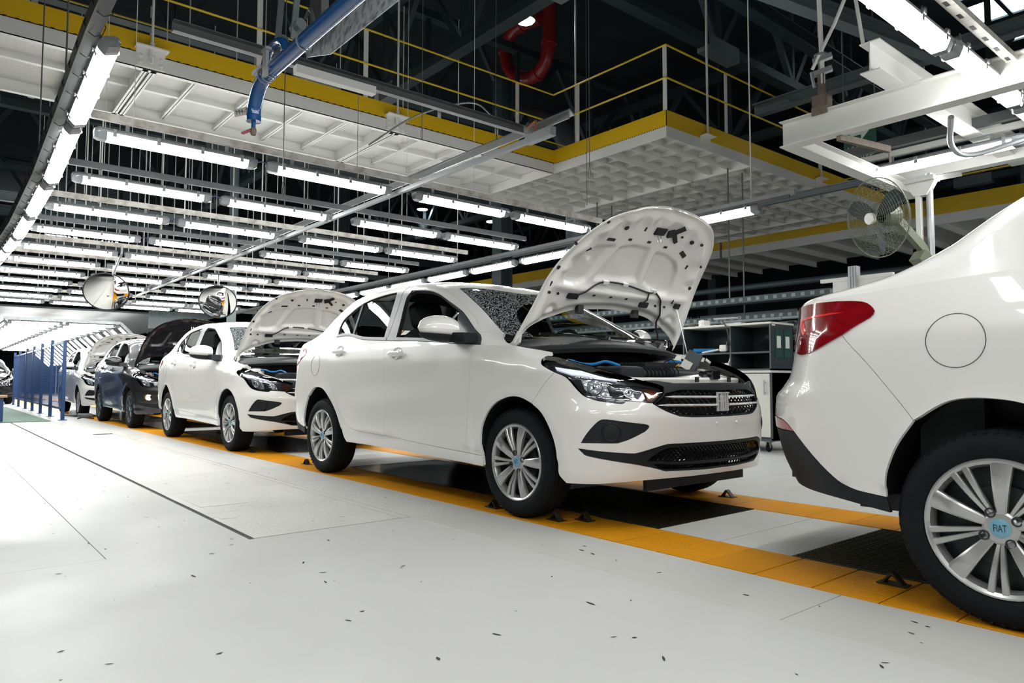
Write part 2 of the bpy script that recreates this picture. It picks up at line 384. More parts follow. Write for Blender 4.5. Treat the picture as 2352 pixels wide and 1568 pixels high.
def panel(mb, loops, fn, step=.04, gap=.0011, fl=.014, off=0.0, keep=None, inner=None, mi=0, mirror='one', xf_=None):
    """cut a trimmed panel from surface fn; mirror: 'near', 'far' or 'both'"""
    LL = []
    for i, L in enumerate(loops):
        L = dens(L, step)
        if (area2(L) > 0) != (i == 0): L = L[::-1]
        LL.append(inset(L, gap, keep) if gap else L)
    a = np.array(LL[0]); lo, hi = a.min(0), a.max(0)
    gx, gy = np.meshgrid(np.arange(lo[0]+step/2, hi[0], step), np.arange(lo[1]+step/2, hi[1], step*.87)); gx[::2] += step/2
    g = np.stack([gx.ravel(), gy.ravel()], 1); g = g[inside(g, LL)]
    if len(g): g = g[segdist(g, LL) > step*.45]
    co = [tuple(p) for L in LL for p in L]; ed = []; o = 0
    for L in LL: n = len(L); ed += [(o+i, o+(i+1) % n) for i in range(n)]; o += n
    nb = len(co); co += [tuple(p) for p in g]
    vo, _, fo, *_ = delaunay_2d_cdt([Vector(c) for c in co], ed, [], 0, 1e-7)
    V = np.array([tuple(v) for v in vo]); F = np.array([f for f in fo if len(f) == 3])
    F = F[inside(V[F].mean(1), LL)]
    s_ = V[F]; ar = (s_[:, 1, 0]-s_[:, 0, 0])*(s_[:, 2, 1]-s_[:, 0, 1])-(s_[:, 2, 0]-s_[:, 0, 0])*(s_[:, 1, 1]-s_[:, 0, 1])
    F[ar < 0] = F[ar < 0][:, ::-1]; F = F[np.abs(ar) > 1e-9]
    P = fn(V); N = nrm(fn, V); P = P+N*off
    X = xf_ or (lambda p: p)
    def emit(sgn):
        k = np.array([1, sgn, 1.]); rev = sgn < 0
        XN = lambda p, n: (X((p+n*1e-3)*k)-X(p*k))/1e-3
        mb.add(X(P*k), [tuple(f[::-1]) if rev else tuple(f) for f in F], mi, XN(P, N))
        if inner is not None:
            mb.add(X((P-N*fl)*k), [tuple(f) if rev else tuple(f[::-1]) for f in F], inner, -XN(P, N))
        if fl:
            for L in LL:
                A = np.array(L); pp = fn(A); nn = nrm(fn, A); pp = pp+nn*off; n = len(L)
                tg = np.roll(pp, -1, 0)-np.roll(pp, 1, 0); sn = np.cross(tg, nn); sn /= np.linalg.norm(sn, axis=1, keepdims=True)+1e-12
                fs = []
                for i in range(n):
                    j = (i+1) % n
                    if keep and keep(L[i]) and keep(L[j]): continue
                    q = (i, n+i, n+j, j); fs.append(q[::-1] if rev else q)
                mb.add(np.concatenate([X(pp*k), X((pp-nn*fl)*k)]), fs, mi, np.concatenate([XN(pp, sn), XN(pp, sn)]))
    if mirror in ('near', 'both', 'one'): emit(1)
    if mirror in ('far', 'both'): emit(-1)
    return mb
zbf = lambda s_: float(zb_(s_))
def belt(a, b, n=12): return [(s_, zbf(s_)) for s_ in np.linspace(a, b, n)]
ctr = lambda p: p[0] > SMAX-1e-4
cR = lambda p: p[0] < SMIN+1e-4
kB = lambda p: abs(p[1]-zbf(p[0])) < 3e-4
kU = lambda p: p[1] > TS-1e-4 or (p[1] < 1e-5 and (p[0] < -2.40 or p[0] > -.335))
ARF = [(-.258,.268),(-.277,.386),(-.262,.487),(-.205,.575),(-.135,.632),(-.05,.664),(.03,.677),(.105,.669),(.184,.642),(.255,.592),(.308,.508),(.338,.416),(.348,.323),(.356,.275),(.396,.233)]
ARR = [(-2.035,.288),(-2.08,.337),(-2.118,.413),(-2.184,.516),(-2.272,.60),(-2.40,.682),(-2.512,.709),(-2.64,.70),(-2.752,.632),(-2.81,.545),(-2.845,.459),(-2.853,.403),(-2.851,.364),(-2.838,.312)]
HEADLOW = [(.19,.883),(.225,.855),(.264,.838),(.334,.809),(.383,.788),(.409,.766),(.439,.727),(.472,.691),(.506,.673),(.549,.66)]
HEADLOW2 = [(.549,.66),(.659,.646),(.684,.659),(.746,.656),(.824,.648)]
HEADTOP = [(.862,.688),(.857,.718),(.838,.738),(.735,.765),(.62,.800),(.516,.838),(.43,.864),(.30,.894),(.20,.902)]
RDB = [(-2.372,.987),(-2.345,.801),(-2.26,.687),(-2.137,.517),(-2.03,.43),(-1.948,.399),(-1.854,.385)]
MID = [(-1.424,.358),(-1.424,.447),(-1.415,.625),(-1.422,.708),(-1.435,.875),(-1.465,.99)]
FDF = [(-.414,.328),(-.432,.409),(-.415,.506),(-.403,.657),(-.388,.757),(-.382,.86),(-.368,.92)]
DB = [(-1.854,.385),(-1.326,.367),(-.759,.34),(-.414,.328)]
def dbz(s_): return float(np.interp(s_, [p[0] for p in DB], [p[1] for p in DB]))
TAILLOW = [(-3.003,.946),(-3.107,.907),(-3.2,.884),(-3.28,.884),(-3.36,.905)]
quarter = mkloop([(-.265,.262),(-.859,.274),(-1.35,.286),(-2.035,.288)], ARR[:9], [(-2.752,.632),(-2.826,.73),(-2.919,.845),(-3.003,.93)], [(-3.003,.946),(-2.95,.975),(-2.905,1.0)], [(-2.905,1.0),(-2.90,1.012),(-2.938,1.034),(-3.045,1.043)], [(-3.045,1.043),(-3.183,1.046),(-3.45,1.046)], belt(-3.45,-2.372,16), [(-2.372,zbf(-2.372)),RDB[0]], RDB, DB[:2], DB[1:3], DB[2:4], [(-.414,.328),(-.269,.325)], [(-.269,.325),(-.262,.29),(-.265,.262)])
rdoor = mkloop(RDB[::-1]+[(-2.372,zbf(-2.372))], belt(-2.372,-1.47,14), [(-1.47,zbf(-1.47))]+MID[::-1], [(-1.424,dbz(-1.424)),(-1.854,.385)])
fdoor = mkloop(MID+[(-1.47,zbf(-1.47))], belt(-1.47,-.345,14), [(-.345,zbf(-.345))]+FDF[::-1], [(-.414,.328),(-.759,.34)], [(-.759,.34),(-1.424,dbz(-1.424))])
SEAM = [(.334,.809),(.26,.74),(.184,.642)]
fender = mkloop(FDF+[(-.345,zbf(-.345))], belt(-.345,.19,10), [(.19,zbf(.19)),(.19,.883)], HEADLOW[:4], SEAM, ARF[:9][::-1], [(-.258,.268),(-.272,.325)], [(-.272,.325),(-.414,.328)])
bumperF = mkloop([(.184,.642)]+ARF[9:], [(.396,.233),(.53,.234),(.713,.249),(.9,.258),(1.13,.261),(SMAX,.262)], [(SMAX,.262),(SMAX,.289)], [(SMAX,.289),(1.191,.289),(.904,.296)], [(.904,.296),(.842,.314),(.707,.341),(.513,.376),(.475,.395),(.455,.416)], [(.455,.416),(.562,.404),(.706,.394),(.748,.397),(.838,.421),(.911,.437),(1.0,.438),(SMAX,.437)], [(SMAX,.437),(SMAX,.571)], [(SMAX,.571),(1.261,.571),(1.085,.573),(.988,.579)], [(.988,.579),(.907,.606),(.825,.644)], HEADLOW2[::-1], HEADLOW[3:][::-1], SEAM)
fogL = mkloop([(.469,.445),(.502,.496),(.545,.546),(.572,.565),(.60,.566)], [(.60,.566),(.708,.551),(.790,.540),(.806,.527),(.785,.505)], [(.785,.505),(.706,.467),(.647,.447)], [(.647,.447),(.469,.445)])
intakeL = mkloop([(SMAX,.289),(1.191,.289),(.904,.296)], [(.904,.296),(.842,.314),(.707,.341),(.513,.376),(.475,.395),(.455,.416)], [(.455,.416),(.562,.404),(.706,.394),(.748,.397),(.838,.421),(.911,.437),(1.0,.438),(SMAX,.437)])
imesh1 = mkloop([(.80,.350),(.839,.383),(.905,.412),(1.0,.418),(SMAX,.418)], [(SMAX,.418),(SMAX,.334)], [(SMAX,.334),(1.0,.337),(.80,.350)])
imesh2 = mkloop([(.83,.336),(1.0,.325),(SMAX,.320)], [(SMAX,.320),(SMAX,.299)], [(SMAX,.299),(1.19,.299),(.91,.304),(.83,.336)])
grilleL = mkloop([(.735,.764),(.838,.737),(.857,.718),(.862,.688),(.825,.644)], [(.825,.644),(.907,.606),(.988,.579)], [(.988,.579),(1.085,.573),(1.261,.571),(SMAX,.571)], [(SMAX,.571),(SMAX,.755)], [(SMAX,.755),(1.1,.754),(.92,.750)], [(.92,.750),(.80,.765),(.735,.767)])
gopen = mkloop([(.835,.646),(.912,.611),(.99,.587)], [(.99,.587),(1.085,.581),(SMAX,.579)], [(SMAX,.579),(SMAX,.713)], [(SMAX,.713),(1.076,.716),(.965,.716)], [(.965,.716),(.876,.698)], [(.876,.698),(.868,.68),(.835,.646)])
headL = mkloop(HEADLOW, HEADLOW2, [(.824,.648),(.862,.688)], HEADTOP, [(.20,.902),(.185,.893),(.19,.883)])
VAL = [(-2.851,.364),(-2.983,.379),(-3.073,.429),(-3.224,.564)]
bumperR = mkloop(ARR[8:13], VAL, [(-3.224,.564),(-3.301,.605),(-3.45,.618)], [(-3.45,.618),(SMIN,.618)], [(SMIN,.618),(SMIN,.70)], [(SMIN,.70),(-3.62,.70),(-3.45,.76),(-3.36,.895)], [(-3.36,.905)]+TAILLOW[::-1][1:], [(-3.003,.93),(-2.919,.845),(-2.826,.73),(-2.752,.632)])
valL = mkloop([(-2.838,.312),(-3.033,.335),(-3.2,.345),(-3.45,.352),(SMIN,.352)], [(SMIN,.352),(SMIN,.618)], [(SMIN,.618),(-3.62,.60)], [(-3.62,.60),(-3.6,.572),(-3.224,.564)], VAL[::-1], [(-2.851,.364),(-2.838,.312)])
reflL = mkloop([(-3.224,.566),(-3.60,.574)], [(-3.60,.574),(-3.62,.60),(-3.45,.617)], [(-3.45,.617),(-3.301,.604),(-3.224,.566)])
tailL = mkloop([(-2.905,1.0),(-2.95,.975),(-3.003,.946)], TAILLOW, [(-3.36,.905),(-3.55,.93),(-3.66,.975)], [(-3.66,.975),(-3.62,1.02),(-3.45,1.046)], [(-3.45,1.046),(-3.183,1.046),(-3.045,1.043)], [(-3.045,1.043),(-2.938,1.034),(-2.90,1.012),(-2.905,1.0)])
trunkR = mkloop([(SMIN,.70),(-3.62,.70),(-3.45,.76),(-3.36,.905)][::-1], [(SMIN,.70),(SMIN,zbf(SMIN))], belt(SMIN,-3.45,8), [(-3.45,zbf(-3.45)),(-3.45,1.046)], [(-3.45,1.046),(-3.62,1.02),(-3.66,.975)], [(-3.66,.975),(-3.55,.93),(-3.36,.905)])
# upper body, (s, t*TS)
T_ = lambda L: [(a, b*TS) for a, b in L]
RTOP = [(-2.372,0),(-2.41,.10),(-2.38,.20),(-2.25,.285),(-2.0,.40),(-1.75,.492),(-1.526,.547)]
FTOP = [(-1.51,.55),(-1.40,.575),(-1.294,.581),(-1.141,.559),(-.996,.522),(-.806,.473),(-.615,.404),(-.499,.329),(-.396,.183),(-.345,0)]
BSEAM = [(-1.47,0),(-1.48,.25),(-1.512,.55)]
RIN = [(-2.315,.0),(-2.345,.09),(-2.33,.165),(-2.20,.238),(-2.077,.29),(-1.965,.335),(-1.809,.387),(-1.65,.425),(-1.505,.445)]
FIN = [(-1.505,.445),(-1.36,.455),(-1.163,.455),(-1.019,.425),(-.892,.397),(-.701,.365),(-.53,.265),(-.387,.14),(-.352,0)]
rframe = mkloop(T_(RTOP), T_([(-1.526,.547),(-1.508,.447)]), T_(RIN[::-1]), T_([(-2.315,0),(-2.372,0)]))
fframe = mkloop(T_(FTOP), T_([(-.345,0),(-.352,0)]), T_(FIN[::-1]), T_([(-1.50,.447),(-1.512,.55)]))
qglass = mkloop(T_([(-2.315,.02),(-2.345,.09),(-2.33,.165),(-2.20,.238),(-2.09,.285)]), T_([(-2.09,.285),(-2.055,.02)]), T_([(-2.055,.02),(-2.315,.02)]))
rglass = mkloop(T_([(-2.045,.02),(-2.08,.29)]), T_([(-2.08,.29),(-1.965,.335),(-1.809,.387),(-1.63,.425)]), T_([(-1.63,.425),(-1.595,.41),(-1.575,.34)]), T_([(-1.575,.34),(-1.525,.02)]), T_([(-1.525,.02),(-2.045,.02)]))
rpill = mkloop(T_([(-1.525,0),(-1.575,.34),(-1.595,.41),(-1.63,.43)]), T_([(-1.63,.43),(-1.508,.447)]), T_([(-1.508,.447),(-1.478,.25),(-1.47,0)]), T_([(-1.47,0),(-1.525,0)]))
fpill = mkloop(T_([(-1.468,0),(-1.476,.25),(-1.503,.447)]), T_([(-1.503,.447),(-1.40,.452)]), T_([(-1.40,.452),(-1.395,.40),(-1.41,.31),(-1.37,.133),(-1.345,0)]), T_([(-1.345,0),(-1.468,0)]))
sail = mkloop(T_([(-.709,.362),(-.53,.262),(-.387,.14),(-.352,0)]), T_([(-.352,0),(-.517,0)]), T_([(-.517,0),(-.636,.166),(-.709,.362)]))
fwin = mkloop(T_([(-1.345,.015),(-1.37,.133),(-1.41,.31),(-1.395,.40),(-1.36,.44)]), T_([(-1.36,.45),(-1.163,.452),(-1.019,.422),(-.892,.394),(-.709,.362)]), T_([(-.709,.362),(-.636,.166),(-.53,.015)]), T_([(-.53,.015),(-1.345,.015)]))
beltt = mkloop(T_([(-2.33,-.0),(-2.32,.022)]), T_([(-2.32,.022),(-.36,.022)]), T_([(-.36,.022),(-.35,0)]), T_([(-.35,0),(-2.33,0)]))
WSE = [(-.992,.641),(-.80,.60),(-.601,.54),(-.42,.46),(-.296,.36)]
BLE = [(-2.86,.50),(-2.70,.58),(-2.43,.63)]
upperB = mkloop(T_(FTOP[::-1][1:]), T_(RTOP[::-1]), T_([(-2.372,0),(-3.45,0)]), T_([(-3.45,0),(-3.40,.25)]), T_([(-3.40,.25),(-3.1,.33),(-2.93,.37)]), T_([(-2.93,.37),(-2.86,.50)]), T_(BLE), T_([(-2.43,.63),(-2.38,.8),(-2.36,1.0)]), T_([(-2.36,1.0),(-.897,1.0)]), T_([(-.897,1.0),(-.93,.90),(-.972,.76),(-.992,.641)]), T_(WSE), T_([(-.296,.36),(-.295,.33),(-.396,.183)]))
ctrU = lambda p: p[1] > TS-1e-4
wscr = mkloop(T_(WSE), T_([(-.296,.36),(-.235,.5),(-.17,.75),(-.14,1.0)]), T_([(-.14,1.0),(-.897,1.0)]), T_([(-.897,1.0),(-.93,.90),(-.972,.76),(-.992,.641)]))
blite = mkloop(T_(BLE), T_([(-2.43,.63),(-2.38,.8),(-2.36,1.0)]), T_([(-2.36,1.0),(-2.90,1.0)]), T_([(-2.90,1.0),(-2.89,.75),(-2.86,.50)]))
trunkU = mkloop(T_([(-3.45,0),(-3.40,.25)]), T_([(-3.40,.25),(-3.1,.33),(-2.93,.37)]), T_([(-2.93,.37),(-2.92,.7),(-2.93,1.0)]), T_([(-2.93,1.0),(SMIN+.001,1.0)]), T_([(SMIN+.001,1.0),(SMIN+.001,0)]), T_([(SMIN+.001,0),(-3.45,0)]))
fenderU = mkloop(T_([(-.345,0),(-.396,.183)]), T_([(-.396,.183),(-.295,.33)]), T_([(-.295,.33),(-.245,.19),(-.19,.035),(-.12,.02)]), T_([(-.12,.02),(.0,.012),(.19,.0)]), T_([(.19,0),(-.345,0)]))
OB = [(.05,0),(.042,.15),(.02,.35),(-.03,.50),(-.09,.64),(-.16,.725),(-.20,.74)]
OF = [(-.20,.74),(-.10,.735),(.05,.71),(.2,.685),(.35,.645),(.5,.585),(.62,.50),(.70,.39),(.75,.25),(.772,.1),(.775,0)]
_hh = cr(OB, 4)+cr(OF, 4)[1:]
hoodL = [(a, b) for a, b in _hh]+[(a, -b) for a, b in _hh[::-1][1:-1]]
# ---------------------------------------------------------------- the sedan
def ss(a, b, x): t = np.clip((x-a)/(b-a), 0, 1); return t*t*(3-2*t)
def opnX(p): return opn(np.asarray(p, float))
def rbox(mb, c, s_, r=.03, mi=0, n=3, rot=None):   # soft rounded box
    cx, cy, cz = c; sx, sy, sz = s_; P = []; N = 14
    for i in range(9):
        v = -PI/2+PI*i/8; row = []
        for k in range(20):
            u = 2*PI*k/20; sg = lambda x, e: math.copysign(abs(x)**e, x); e = .38
            p = Vector((sx/2*sg(math.cos(v), e)*sg(math.cos(u), e), sy/2*sg(math.cos(v), e)*sg(math.sin(u), e), sz/2*sg(math.sin(v), e)))
            if rot is not None: p = rot @ p
            row.append((p.x+cx, p.y+cy, p.z+cz))
        P.append(row+[row[0]])
    mb.grid(P, mi)
def make_wheel(parent, x, y, sgn, spin, cover='silver'):
    # sgn -1: outer face towards -y
    wc = Vector((x, y, .308)); U = lambda r, a, u: (wc.x+r*math.sin(a), wc.y+sgn*u, wc.z+r*math.cos(a))
    def lat(mb, prof, n=56, mi=0):
        P = [[U(r, 2*PI*k/n, u) for k in range(n)]+[U(r, 0, u)] for r, u in prof]; mb.grid(P, mi)
    mb = MB()
    tr_ = []
    for u in (-.068, -.062, -.030, -.026, .0, .004, .030, .034, .062): tr_ += [(.308-.0002-abs(u)**2*.35, u)]
    prof = [(.215, .078), (.219, .090), (.232, .0965), (.252, .0985), (.268, .0965), (.283, .090), (.295, .080), (.302, .068), (.3035, .066), (.297, .064), (.297, .060), (.3045, .058), (.306, .037), (.299, .035), (.299, .030), (.3065, .028), (.308, .004), (.300, .002), (.300, -.003), (.308, -.005), (.3065, -.030), (.299, -.032), (.299, -.037), (.306, -.04), (.302, -.068), (.285, -.09), (.252, -.0985), (.215, -.085)]
    lat(mb, prof)
    # shoulder blocks: small ribs round both edges
    for k in range(60):
        a = 2*PI*k/60
        for ss_ in (1,):
            mb.add([U(.303, a-.012, .069), U(.303, a+.012, .069), U(.290, a+.012, .086), U(.290, a-.012, .086), U(.306, a-.012, .060), U(.306, a+.012, .060), U(.294, a+.012, .089), U(.294, a-.012, .089)], [(4,5,6,7), (0,1,5,4), (1,2,6,5), (2,3,7,6), (3,0,4,7)])
    ty = mb.build('wheel', M('rubber'), parent)
    mb = MB()   # wheel cover: dished rim, five broad spokes and five pairs of narrow ones
    lat(mb, [(.212, .070), (.217, .086), (.2135, .0915), (.208, .092), (.198, .086), (.192, .072), (.190, .05)])
    lat(mb, [(.052, .055), (.052, .074), (.045, .079), (.031, .080), (.0, .080)], 32)
    def spoke(a, r0, r1, w0, w1, u0, u1, dep):
        st = []
        for i in range(6):
            t = i/5; r = r0+(r1-r0)*t; w_ = w0+(w1-w0)*t; u = u0+(u1-u0)*t+.010*math.sin(PI*t)*(1 if dep > .012 else .6)
            ww = w_; c_ = .28
            row = []
            for f, du in ((-1, -dep), (-1, -.004), (-1+c_, 0), (1-c_, 0), (1, -.004), (1, -dep)):
                row.append(U(math.hypot(r, f*ww/2), a+math.atan2(f*ww/2, r), u+du))
            st.append(row)
        mb.grid(st)
    for k in range(5):
        a = spin+2*PI*k/5
        spoke(a, .035, .203, .026, .062, .076, .089, .022)
        for d, g in ((-.075, -1), (.085, 1)):
            b = a+PI/5
            spoke(b+g*.10, .045, .203, .012, .022, .073, .088, .016)
    mb.build('wheel_cover', M(cover), ty, angle=28)
    mb = MB(); lat(mb, [(.0, .040), (.128, .040), (.130, .034), (.130, .02), (.20, .018), (.21, .045)], 40)
    mb.build('brake_disc', M('brake'), ty)
    mb = MB()
    for k in range(4):
        mb = MB(); a = spin+PI/4+PI/2*k+.2; c_ = U(.052, a, .081)
        ring = []
        for rr, du in ((.0155, -.01), (.0155, .0015), (.011, .002), (.010, -.006), (.0, -.006)):
            ring.append([(c_[0]+rr*math.cos(2*PI*j/14), c_[1]+sgn*du, c_[2]+rr*math.sin(2*PI*j/14)) for j in range(15)])
        mb.grid(ring); mb.build('wheel_nut_recess', M('brake'), ty)
    mb = MB(); lat(mb, [(.029, .079), (.0295, .083), (.026, .085), (.0, .086)], 28); cp = mb.build('center_cap', M('cap_blue'), ty)
    vs, fs = text_geo('FIAT', .021); mb = MB(); ca, sa = math.cos(spin*1.3), math.sin(spin*1.3)
    P = []
    for px, pz in vs:
        px *= .9; pz *= 1.5; qx = px*ca-pz*sa; qz = px*sa+pz*ca
        P.append((wc.x-sgn*qx, wc.y+sgn*.0868, wc.z+qz))
    mb.add(P, fs); mb.build('cap_lettering', M('dark_text'), cp)
    return ty
def panel_obj(name, loops, fn, mt, parent, mirror='both', **k):
    mb = MB(); panel(mb, loops, fn, mirror=mirror, **k); return mb.build(name, mt, parent)
def build_car():
    R = empty('car')
    PW, INT = M('paint_white'), M('headliner')
    # shell: rocker, rear quarter, roof and pillars
    mb = MB(); panel(mb, [quarter], fL, step=.045, fl=.02, keep=kB, mirror='both'); panel(mb, [upperB], fU, step=.045, fl=.022, keep=kU, inner=1, mirror='both')
    panel_o = mb.build('body_shell', [PW, INT], R)
    mb = MB()   # fuel flap ring on the right hand quarter
    cx, cz = -2.62, .895; pts = [Lw(np.array([cx+.088*math.cos(a)]), np.array([cz+.088*math.sin(a)]))[0] for a in np.linspace(0, 2*PI, 41)[:-1]]
    mb.tube([Vector(p)+Vector((0, -.0005, 0)) for p in pts], .0013, 5, closed=True); mb.build('fuel_flap_gap', M('satin_pillar'), panel_o)
    for side, nm in (('near', 'right'), ('far', 'left')):
        sg = -1 if side == 'near' else 1
        mb = MB(); panel(mb, [fender], fL, step=.035, fl=.018, keep=kB, mirror=side); panel(mb, [fenderU], fU, step=.035, fl=.03, keep=kU, mirror=side); mb.build('fender', PW, R)
        for dn, dl, fr in (('rear_door', rdoor, rframe), ('front_door', fdoor, fframe)):
            mb = MB(); panel(mb, [dl], fL, step=.04, fl=.03, inner=1, mirror=side); panel(mb, [fr], fU, step=.03, fl=.025, inner=1, mirror=side)
            d = mb.build(dn, [PW, M('interior')], R)
            if dn == 'rear_door':
                panel_obj('side_window', [rglass], fU, GLASS, d, side, off=-.012, fl=0, step=.08); panel_obj('quarter_window', [qglass], fU, GLASS, d, side, off=-.010, fl=0, step=.08)
                panel_obj('pillar_trim', [rpill], fU, M('satin_pillar'), d, side, fl=.02)
                ins = [inset(L, .022) for L in (rglass,)]
                panel_obj('window_seal', [dens(mkloop(T_(RIN), T_([(-1.508,.447),(-1.47,0)]), T_([(-1.47,0),(-2.315,0)])), .03), ins[0], inset(qglass, .016)], fU, M('seal'), d, side, off=-.006, fl=.012)
            else:
                panel_obj('pillar_trim', [fpill], fU, M('satin_pillar'), d, side, fl=.02)
                panel_obj('mirror_base_trim', [sail], fU, M('satin_pillar'), d, side, fl=.02, off=.003)
                panel_obj('window_seal', [fwin, inset(fwin, .02)], fU, M('seal'), d, side, off=-.006, fl=.025)
            bl = mkloop(T_([(-2.33, 0), (-2.32, .024)]), T_([(-2.32, .024), (-1.475, .024)]), T_([(-1.475, .024), (-1.47, 0)]), T_([(-1.47, 0), (-2.33, 0)])) if dn == 'rear_door' else mkloop(T_([(-1.465, 0), (-1.465, .024)]), T_([(-1.465, .024), (-.36, .024)]), T_([(-.36, .024), (-.352, 0)]), T_([(-.352, 0), (-1.465, 0)]))
            panel_obj('belt_moulding', [bl], fU, M('satin_pillar'), d, side, off=.006, fl=.012, step=.08)
            # handle: bar over a shallow cup
            hx = -1.27 if dn == 'front_door' else -2.19; hz = .952 if dn == 'front_door' else .995
            mb = MB(); rows = []
            for i in range(13):
                t = i/12; x = hx-.115+.23*t; th = .0115*(1-abs(2*t-1)**4)+.004; b = Lw(np.array([x]), np.array([hz]))[0]; st = .026*min(1, 5*min(t, 1-t))**.6
                rows.append([(x, sg*(-b[1]+st+th*.6*math.cos(a)), hz-.010*(t-.5)+th*1.3*math.sin(a)) for a in np.linspace(0, 2*PI, 13)])
            mb.grid(rows); hb = mb.build('door_handle', PW, d)
            mb = MB(); rows = []
            for rr, dp in ((.052, .0012), (.046, -.0005), (.03, -.006), (.0, -.011)):
                row = []
                for a in np.linspace(0, 2*PI, 25):
                    x, z = hx+.0+rr*math.cos(a)*1.15, hz+.004+rr*math.sin(a)*.85; b = Lw(np.array([x]), np.array([z]))[0]; row.append((x, sg*(-b[1]+dp+.004), z))
                rows.append(row)
            mb.grid(rows); mb.build('handle_cup', PW, d)
            if dn == 'front_door':   # mirror: cap, dark underside and foot
                mb = MB(); rows = []; n = 22
                for i in range(13):
                    t = i/12; yy = .855+.235*t; sc = (1-(2*t-1)**4*.0)*math.sqrt(max(0.0, 1-max(0, (t-.28)/.72)**2.4)) if t > .28 else .80+.20*math.sin(PI/2*t/.28)
                    rows.append([(-.565+.075*sc*(math.cos(a) if math.cos(a) > 0 else .55*math.cos(a))-.05*t, sg*yy, 1.075+.012*t+(.088 if math.sin(a) > 0 else .055)*sc*math.sin(a)) for a in np.linspace(0, 2*PI, n)])
                mb.grid(rows); mm = mb.build('mirror', PW, d)
                mb = MB(); rows = []
                for i in range(13):
                    t = i/12; yy = .855+.228*t; sc = math.sqrt(max(0.0, 1-max(0, (t-.28)/.72)**2.4)) if t > .28 else .80+.20*math.sin(PI/2*t/.28)
                    rows.append([(-.565+.076*sc*(math.cos(a) if math.cos(a) > 0 else .55*math.cos(a))-.05*t, sg*yy, 1.043+.012*t+.045*sc*math.sin(a)) for a in np.linspace(PI, 2*PI, 12)])
                mb.grid(rows); mb.prism([(-.60, 1.005), (-.50, 1.0), (-.37, .995), (-.40, 1.055), (-.52, 1.06), (-.60, 1.05)], .80, .905, lambda a, b, h: (a, sg*h, b)); mb.build('mirror_foot', M('black_plastic'), d)
                mb = MB(); mb.prism([(1.0*math.cos(a)*.052, .06*math.sin(a)) for a in np.linspace(0, 2*PI, 20)[:-1]], 0, .003, lambda a, b, h: (-.617-h, sg*(.96+a*1.7), 1.085+b)); mb.build('mirror_glass', M('chrome'), d)
        # lamps
        h = panel_obj('headlight', [headL], fL, M('lamp_base'), R, side, off=-.035, fl=-.0345)
        panel_obj('lens', [headL], fL, LENS, h, side, off=-.002, fl=0, gap=.003)
        LP = lambda pts: mkloop(*[[a, b] for a, b in zip(pts, pts[1:]+pts[:1])])
        panel_obj('daytime_strip', [LP([(.306,.857),(.454,.836),(.548,.805),(.624,.781),(.625,.773),(.491,.804),(.449,.809),(.42,.811),(.328,.841)])], fL, M('drl_white'), h, side, off=-.022, fl=.01)
        for pts, bw, rr in (([(.461,.772),(.503,.786),(.546,.780),(.582,.756),(.607,.676),(.56,.677),(.519,.687),(.478,.718)], (.53, .73), .04), ([(.648,.738),(.70,.736),(.738,.674),(.682,.675)], (.692, .706), .026)):
            rf = panel_obj('reflector', [LP(pts)], fL, M('reflector'), h, side, off=-.030, fl=.008, step=.012)
            b0 = Lw(np.array([bw[0]]), np.array([bw[1]]))[0]; nn = nrm(fL, np.array([bw]))[0]; mb = MB(); rows = []
            q = Vector(nn).to_track_quat('Z', 'Y').to_matrix()
            for r_, d_ in ((rr, .012), (rr*.93, .012), (rr*.8, .0), (rr*.5, -.012), (.012, -.016), (.010, .006), (.0, .010)):
                rows.append([tuple((Vector(b0)-Vector(nn)*.026+q @ Vector((r_*math.cos(a), r_*math.sin(a), d_)))*1) for a in np.linspace(0, 2*PI, 25)])
            if sg > 0: rows = [[(p[0], -p[1], p[2]) for p in r_] for r_ in rows]
            mb.grid(rows); mb.build('lamp_bowl', M('chrome'), h)
        panel_obj('indicator', [LP([(.765,.730),(.825,.722),(.852,.694),(.818,.658),(.801,.660)])], fL, M('amber'), h, side, off=-.026, fl=.01)
        panel_obj('chrome_trim', [mkloop([(.56,.768),(.64,.748),(.74,.742),(.835,.722)], [(.835,.722),(.836,.716)], [(.836,.716),(.74,.735),(.64,.741),(.56,.760)])], fL, M('chrome'), h, side, off=-.018, fl=.008)
        t = panel_obj('tail_light', [tailL], fL, M('gloss_black'), R, side, off=.001, fl=.02)
        ti = inset(dens(tailL, .02), .017)
        panel_obj('red_lens', [ti], fL, M('tail_red'), t, side, off=.005, fl=.006)
        panel_obj('light_blade', [mkloop([(-3.06,1.016),(-3.2,1.012),(-3.31,1.008)], [(-3.31,1.008),(-3.30,.975),(-3.25,.94)], [(-3.25,.94),(-3.235,.95),(-3.275,.998)], [(-3.275,.998),(-3.2,1.002),(-2.985,1.012)], [(-2.985,1.012),(-3.06,1.016)])], fL, M('tail_red_bright'), t, side, off=.0075, fl=.004)
        panel_obj('rear_reflector', [reflL], fL, M('reflector_red'), R, side, off=.002, fl=.01)
        fb = panel_obj('fog_light_bezel', [fogL], fL, M('black_plastic'), R, side, off=-.002, fl=.03)
        b0 = Lw(np.array([.618]), np.array([.503]))[0]; nn = nrm(fL, np.array([(.618, .503)]))[0]; q = Vector(nn).to_track_quat('Z', 'Y').to_matrix(); mb = MB(); rows = []
        for r_, d_ in ((.052, -.004), (.050, .006), (.046, .008), (.042, .004), (.03, .006), (.0, .009)):
            rows.append([tuple(Vector(b0)+q @ Vector((r_*math.cos(a), r_*math.sin(a), d_))) for a in np.linspace(0, 2*PI, 29)])
        if sg > 0: rows = [[(p[0], -p[1], p[2]) for p in r_] for r_ in rows]
        mb.grid(rows); mb.build('fog_lamp', M('black_plastic'), fb)
